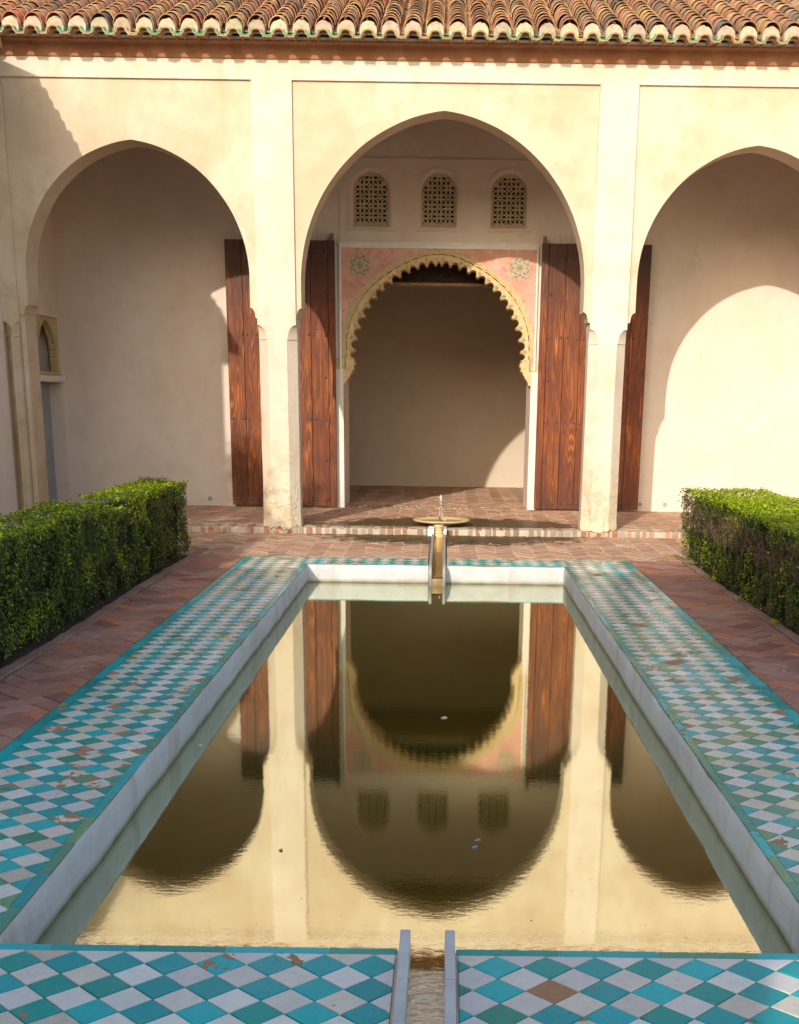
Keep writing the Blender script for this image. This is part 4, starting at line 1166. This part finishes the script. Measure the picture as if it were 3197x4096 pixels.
for i, (sx_, sy_) in enumerate([(2.02, 7.14), (-2.08, 6.98)]):
    mb = MB(); mb.rings([[(sx_+r*math.cos(a)*1.4, sy_+r*math.sin(a), .006+h) for a in [PI*k/4 for k in range(8)]] for r, h in ((.010, 0), (.014, .005), (.011, .011), (.003, .014))])
    tag(mb.build('pebble', simple('pebble_stone', (.25, .2, .15), (.35, .3, .22), .8), smooth=True), ['brown pebble on the brick path between pool tiles and right hedge', 'small dark pebble on the left brick path'][i], 'pebble')

# ------------------------------------------------------------------ wing at the left, added unseen hall behind the camera, tree: they throw the shade
SW = thing('side_wing', (-4.95, 12.5, 0), 'shaded white palace wing wall closing the left edge of the court', 'building')
mb = MB()
mb.rings([[(-4.885, 14.349, z), (-4.95, 10.75, z), (-9.5, 10.75, z), (-9.5, 14.349, z)] for z in (-.02, 4.87)])
mb.build('wall', M['wall'], SW)
ex = lambda y: -4.50 - (14.35-y)*.073
mb = MB(); mb.rings([[(ex(y)-.10, y, 4.80), (ex(y)-.10, y, 4.84), (-7.4, y, 5.78), (-9.7, y, 4.95), (-9.7, y, 4.86)] for y in (14.0, 10.52)])
RW = mb.build('roof', M['fascia'], SW)
mb = MB(); y = 10.60
while y < 14.0:
    # eave tiles of the wing, running down towards the court (+X)
    mb.cur = (*jit(rnd.choice(RT), .15), 1); e = rnd.uniform(-.012, .012)
    rr = []
    for s_ in (0, 1):
        x = ex(y)+.05+e-s_*.9; zc = 4.84+s_*.36
        rr.append([(x, y-.085*math.cos(PI*k/8), zc+.125*math.sin(PI*k/8)) for k in range(9)]+[(x, y+.07, zc-.0), (x, y-.07, zc)])
    mb.rings(rr); y += .2272
mb.build('cover_tiles', M['rooftile'], RW, col=True)

SH = thing('shade_hall', (0, -5, 0), 'unseen plastered hall added behind the viewpoint to shade the near court', 'building')
mb = MB(); zt = 6.10
mb.plate([(-10, 0), (-1.2, 0), (-1.2, 3.0), (1.2, 3.0), (1.2, 0), (3, 0), (3, zt), (-10, zt)], [], lambda u, v, d: (u, d, v), -3.0, -3.5); mb.box(-10, 3, -6, -3.52, 0, .1)
mb.build('wall', M['wall'], SH)
mb = MB(); mb.rings([[(x, -2.62, 6.11), (x, -2.62, 6.15), (x, -5.6, 7.2), (x, -8.4, 6.15), (x, -8.4, 6.11)] for x in (-10.3, 3.2)])
SR = mb.build('roof', M['rooftile'], SH, col=True)
mb = MB(); x = -10.2
while x < 3.2:
    mb.cur = (*jit(rnd.choice(RT), .15), 1); e = rnd.uniform(-.01, .01)
    mb.rings([[(x-.095*math.cos(PI*k/8), yy, zc+.10*math.sin(PI*k/8)) for k in range(9)]+[(x+.08, yy, zc), (x-.08, yy, zc)] for yy, zc in ((-2.60+e, 6.14), (-3.5, 6.46))])
    x += .2272
mb.build('cover_tiles', M['rooftile'], SR, col=True)

def tree(x, y, h, r, cz, label):
    T = thing('orange_tree', (x, y, 0), label, 'tree')
    mb = MB(); mb.tube([(x, y, -.05), (x+.05, y, .9), (x, y+.06, cz-.8), (x+.05, y, cz+.6)], [.16, .13, .11, .04], 10)
    for k in range(12):
        a = 2*PI*k/12+rnd.uniform(-.3, .3); z0 = cz-.9+rnd.random()*.9
        mb.tube([(x, y, z0), (x+math.cos(a)*r*.4, y+math.sin(a)*r*.4, z0+.5), (x+math.cos(a)*r*.8, y+math.sin(a)*r*.8, z0+.9)], [.06, .035, .012], 6)
    mb.build('trunk', M['bark'], T)
    P = []; Nn = []
    for c in range(135):
        u = Vector((rnd.gauss(0, 1), rnd.gauss(0, 1), rnd.gauss(0, 1))).normalized()*(rnd.random()**.4)
        c0 = Vector((x+u.x*r*.85, y+u.y*r*.85, cz+u.z*h*.85))
        for _ in range(95):
            v = Vector((rnd.gauss(0, 1), rnd.gauss(0, 1), rnd.gauss(0, 1))).normalized()
            P.append(c0+v*rnd.uniform(.15, .38)); Nn.append((v.x, v.y, v.z+.4))
    leaves('crown', np.array([tuple(p) for p in P]), np.array(Nn), .10, leafcol(len(P), .25), T)
tree(-6.75, 5.0, 2.4, 2.05, 4.3, 'dark leafy orange tree left of the court beyond the hedge')

# ------------------------------------------------------------------ light
L = Vector((.322, 1, -.447)).normalized()
sun = bpy.data.lights.new('sun', 'SUN'); sun.energy = 2.0; sun.angle = math.radians(.53); sun.color = (1, .935, .85)
so = bpy.data.objects.new('sun', sun); link(so); so.rotation_euler = L.to_track_quat('-Z', 'Y').to_euler(); so.location = (-5, -10, 12)
w = bpy.data.worlds.new('World'); S.world = w; w.use_nodes = True
nt = w.node_tree; nt.nodes.clear()
sky = nt.nodes.new('ShaderNodeTexSky'); sky.sky_type = 'NISHITA'; sky.sun_disc = False
sky.dust_density = 2.2; sky.ozone_density = .45
sky.sun_elevation = math.asin(-L.z); sky.sun_rotation = math.atan2(-L.x, -L.y) % (2*PI)
bg = nt.nodes.new('ShaderNodeBackground'); bg.inputs[1].default_value = .15
ow = nt.nodes.new('ShaderNodeOutputWorld'); nt.links.new(sky.outputs[0], bg.inputs[0]); nt.links.new(bg.outputs[0], ow.inputs[0])

# ------------------------------------------------------------------ camera (solved from the vanishing points of the photograph)
f, px, py, Hc = 2634., 945., 1602., 1.54
Yc = Vector((951-px, 846-py, f)).normalized()
Dc = Vector((821-px, 10772-py, f)); Dc = (Dc-Dc.dot(Yc)*Yc).normalized()
Xc = Dc.cross(Yc)
if Xc.x < 0: Xc = -Xc
Rw = Matrix((Xc, Yc, -Dc))           # camera (x right, y down, z forward) -> world
right, down, fwd = Rw @ Vector((1, 0, 0)), Rw @ Vector((0, 1, 0)), Rw @ Vector((0, 0, 1))
cam = bpy.data.cameras.new('camera'); co = bpy.data.objects.new('camera', cam); link(co)
mw = Matrix(((right.x, -down.x, -fwd.x, 0), (right.y, -down.y, -fwd.y, 0), (right.z, -down.z, -fwd.z, Hc), (0, 0, 0, 1)))
co.matrix_world = mw
cam.sensor_fit = 'HORIZONTAL'; cam.sensor_width = 36; cam.lens = f/1705*36
cam.shift_x = -(px-852.5)/1705; cam.shift_y = (py-1092)/1705
cam.clip_start = .05; cam.clip_end = 600
S.camera = co
S.render.engine = 'CYCLES'
S.cycles.max_bounces = 10; S.cycles.diffuse_bounces = 5; S.cycles.glossy_bounces = 4; S.cycles.transmission_bounces = 6
S.cycles.use_denoising = True
S.view_settings.view_transform = 'Standard'; S.view_settings.look = 'None'; S.view_settings.gamma = 1; S.view_settings.exposure = .80
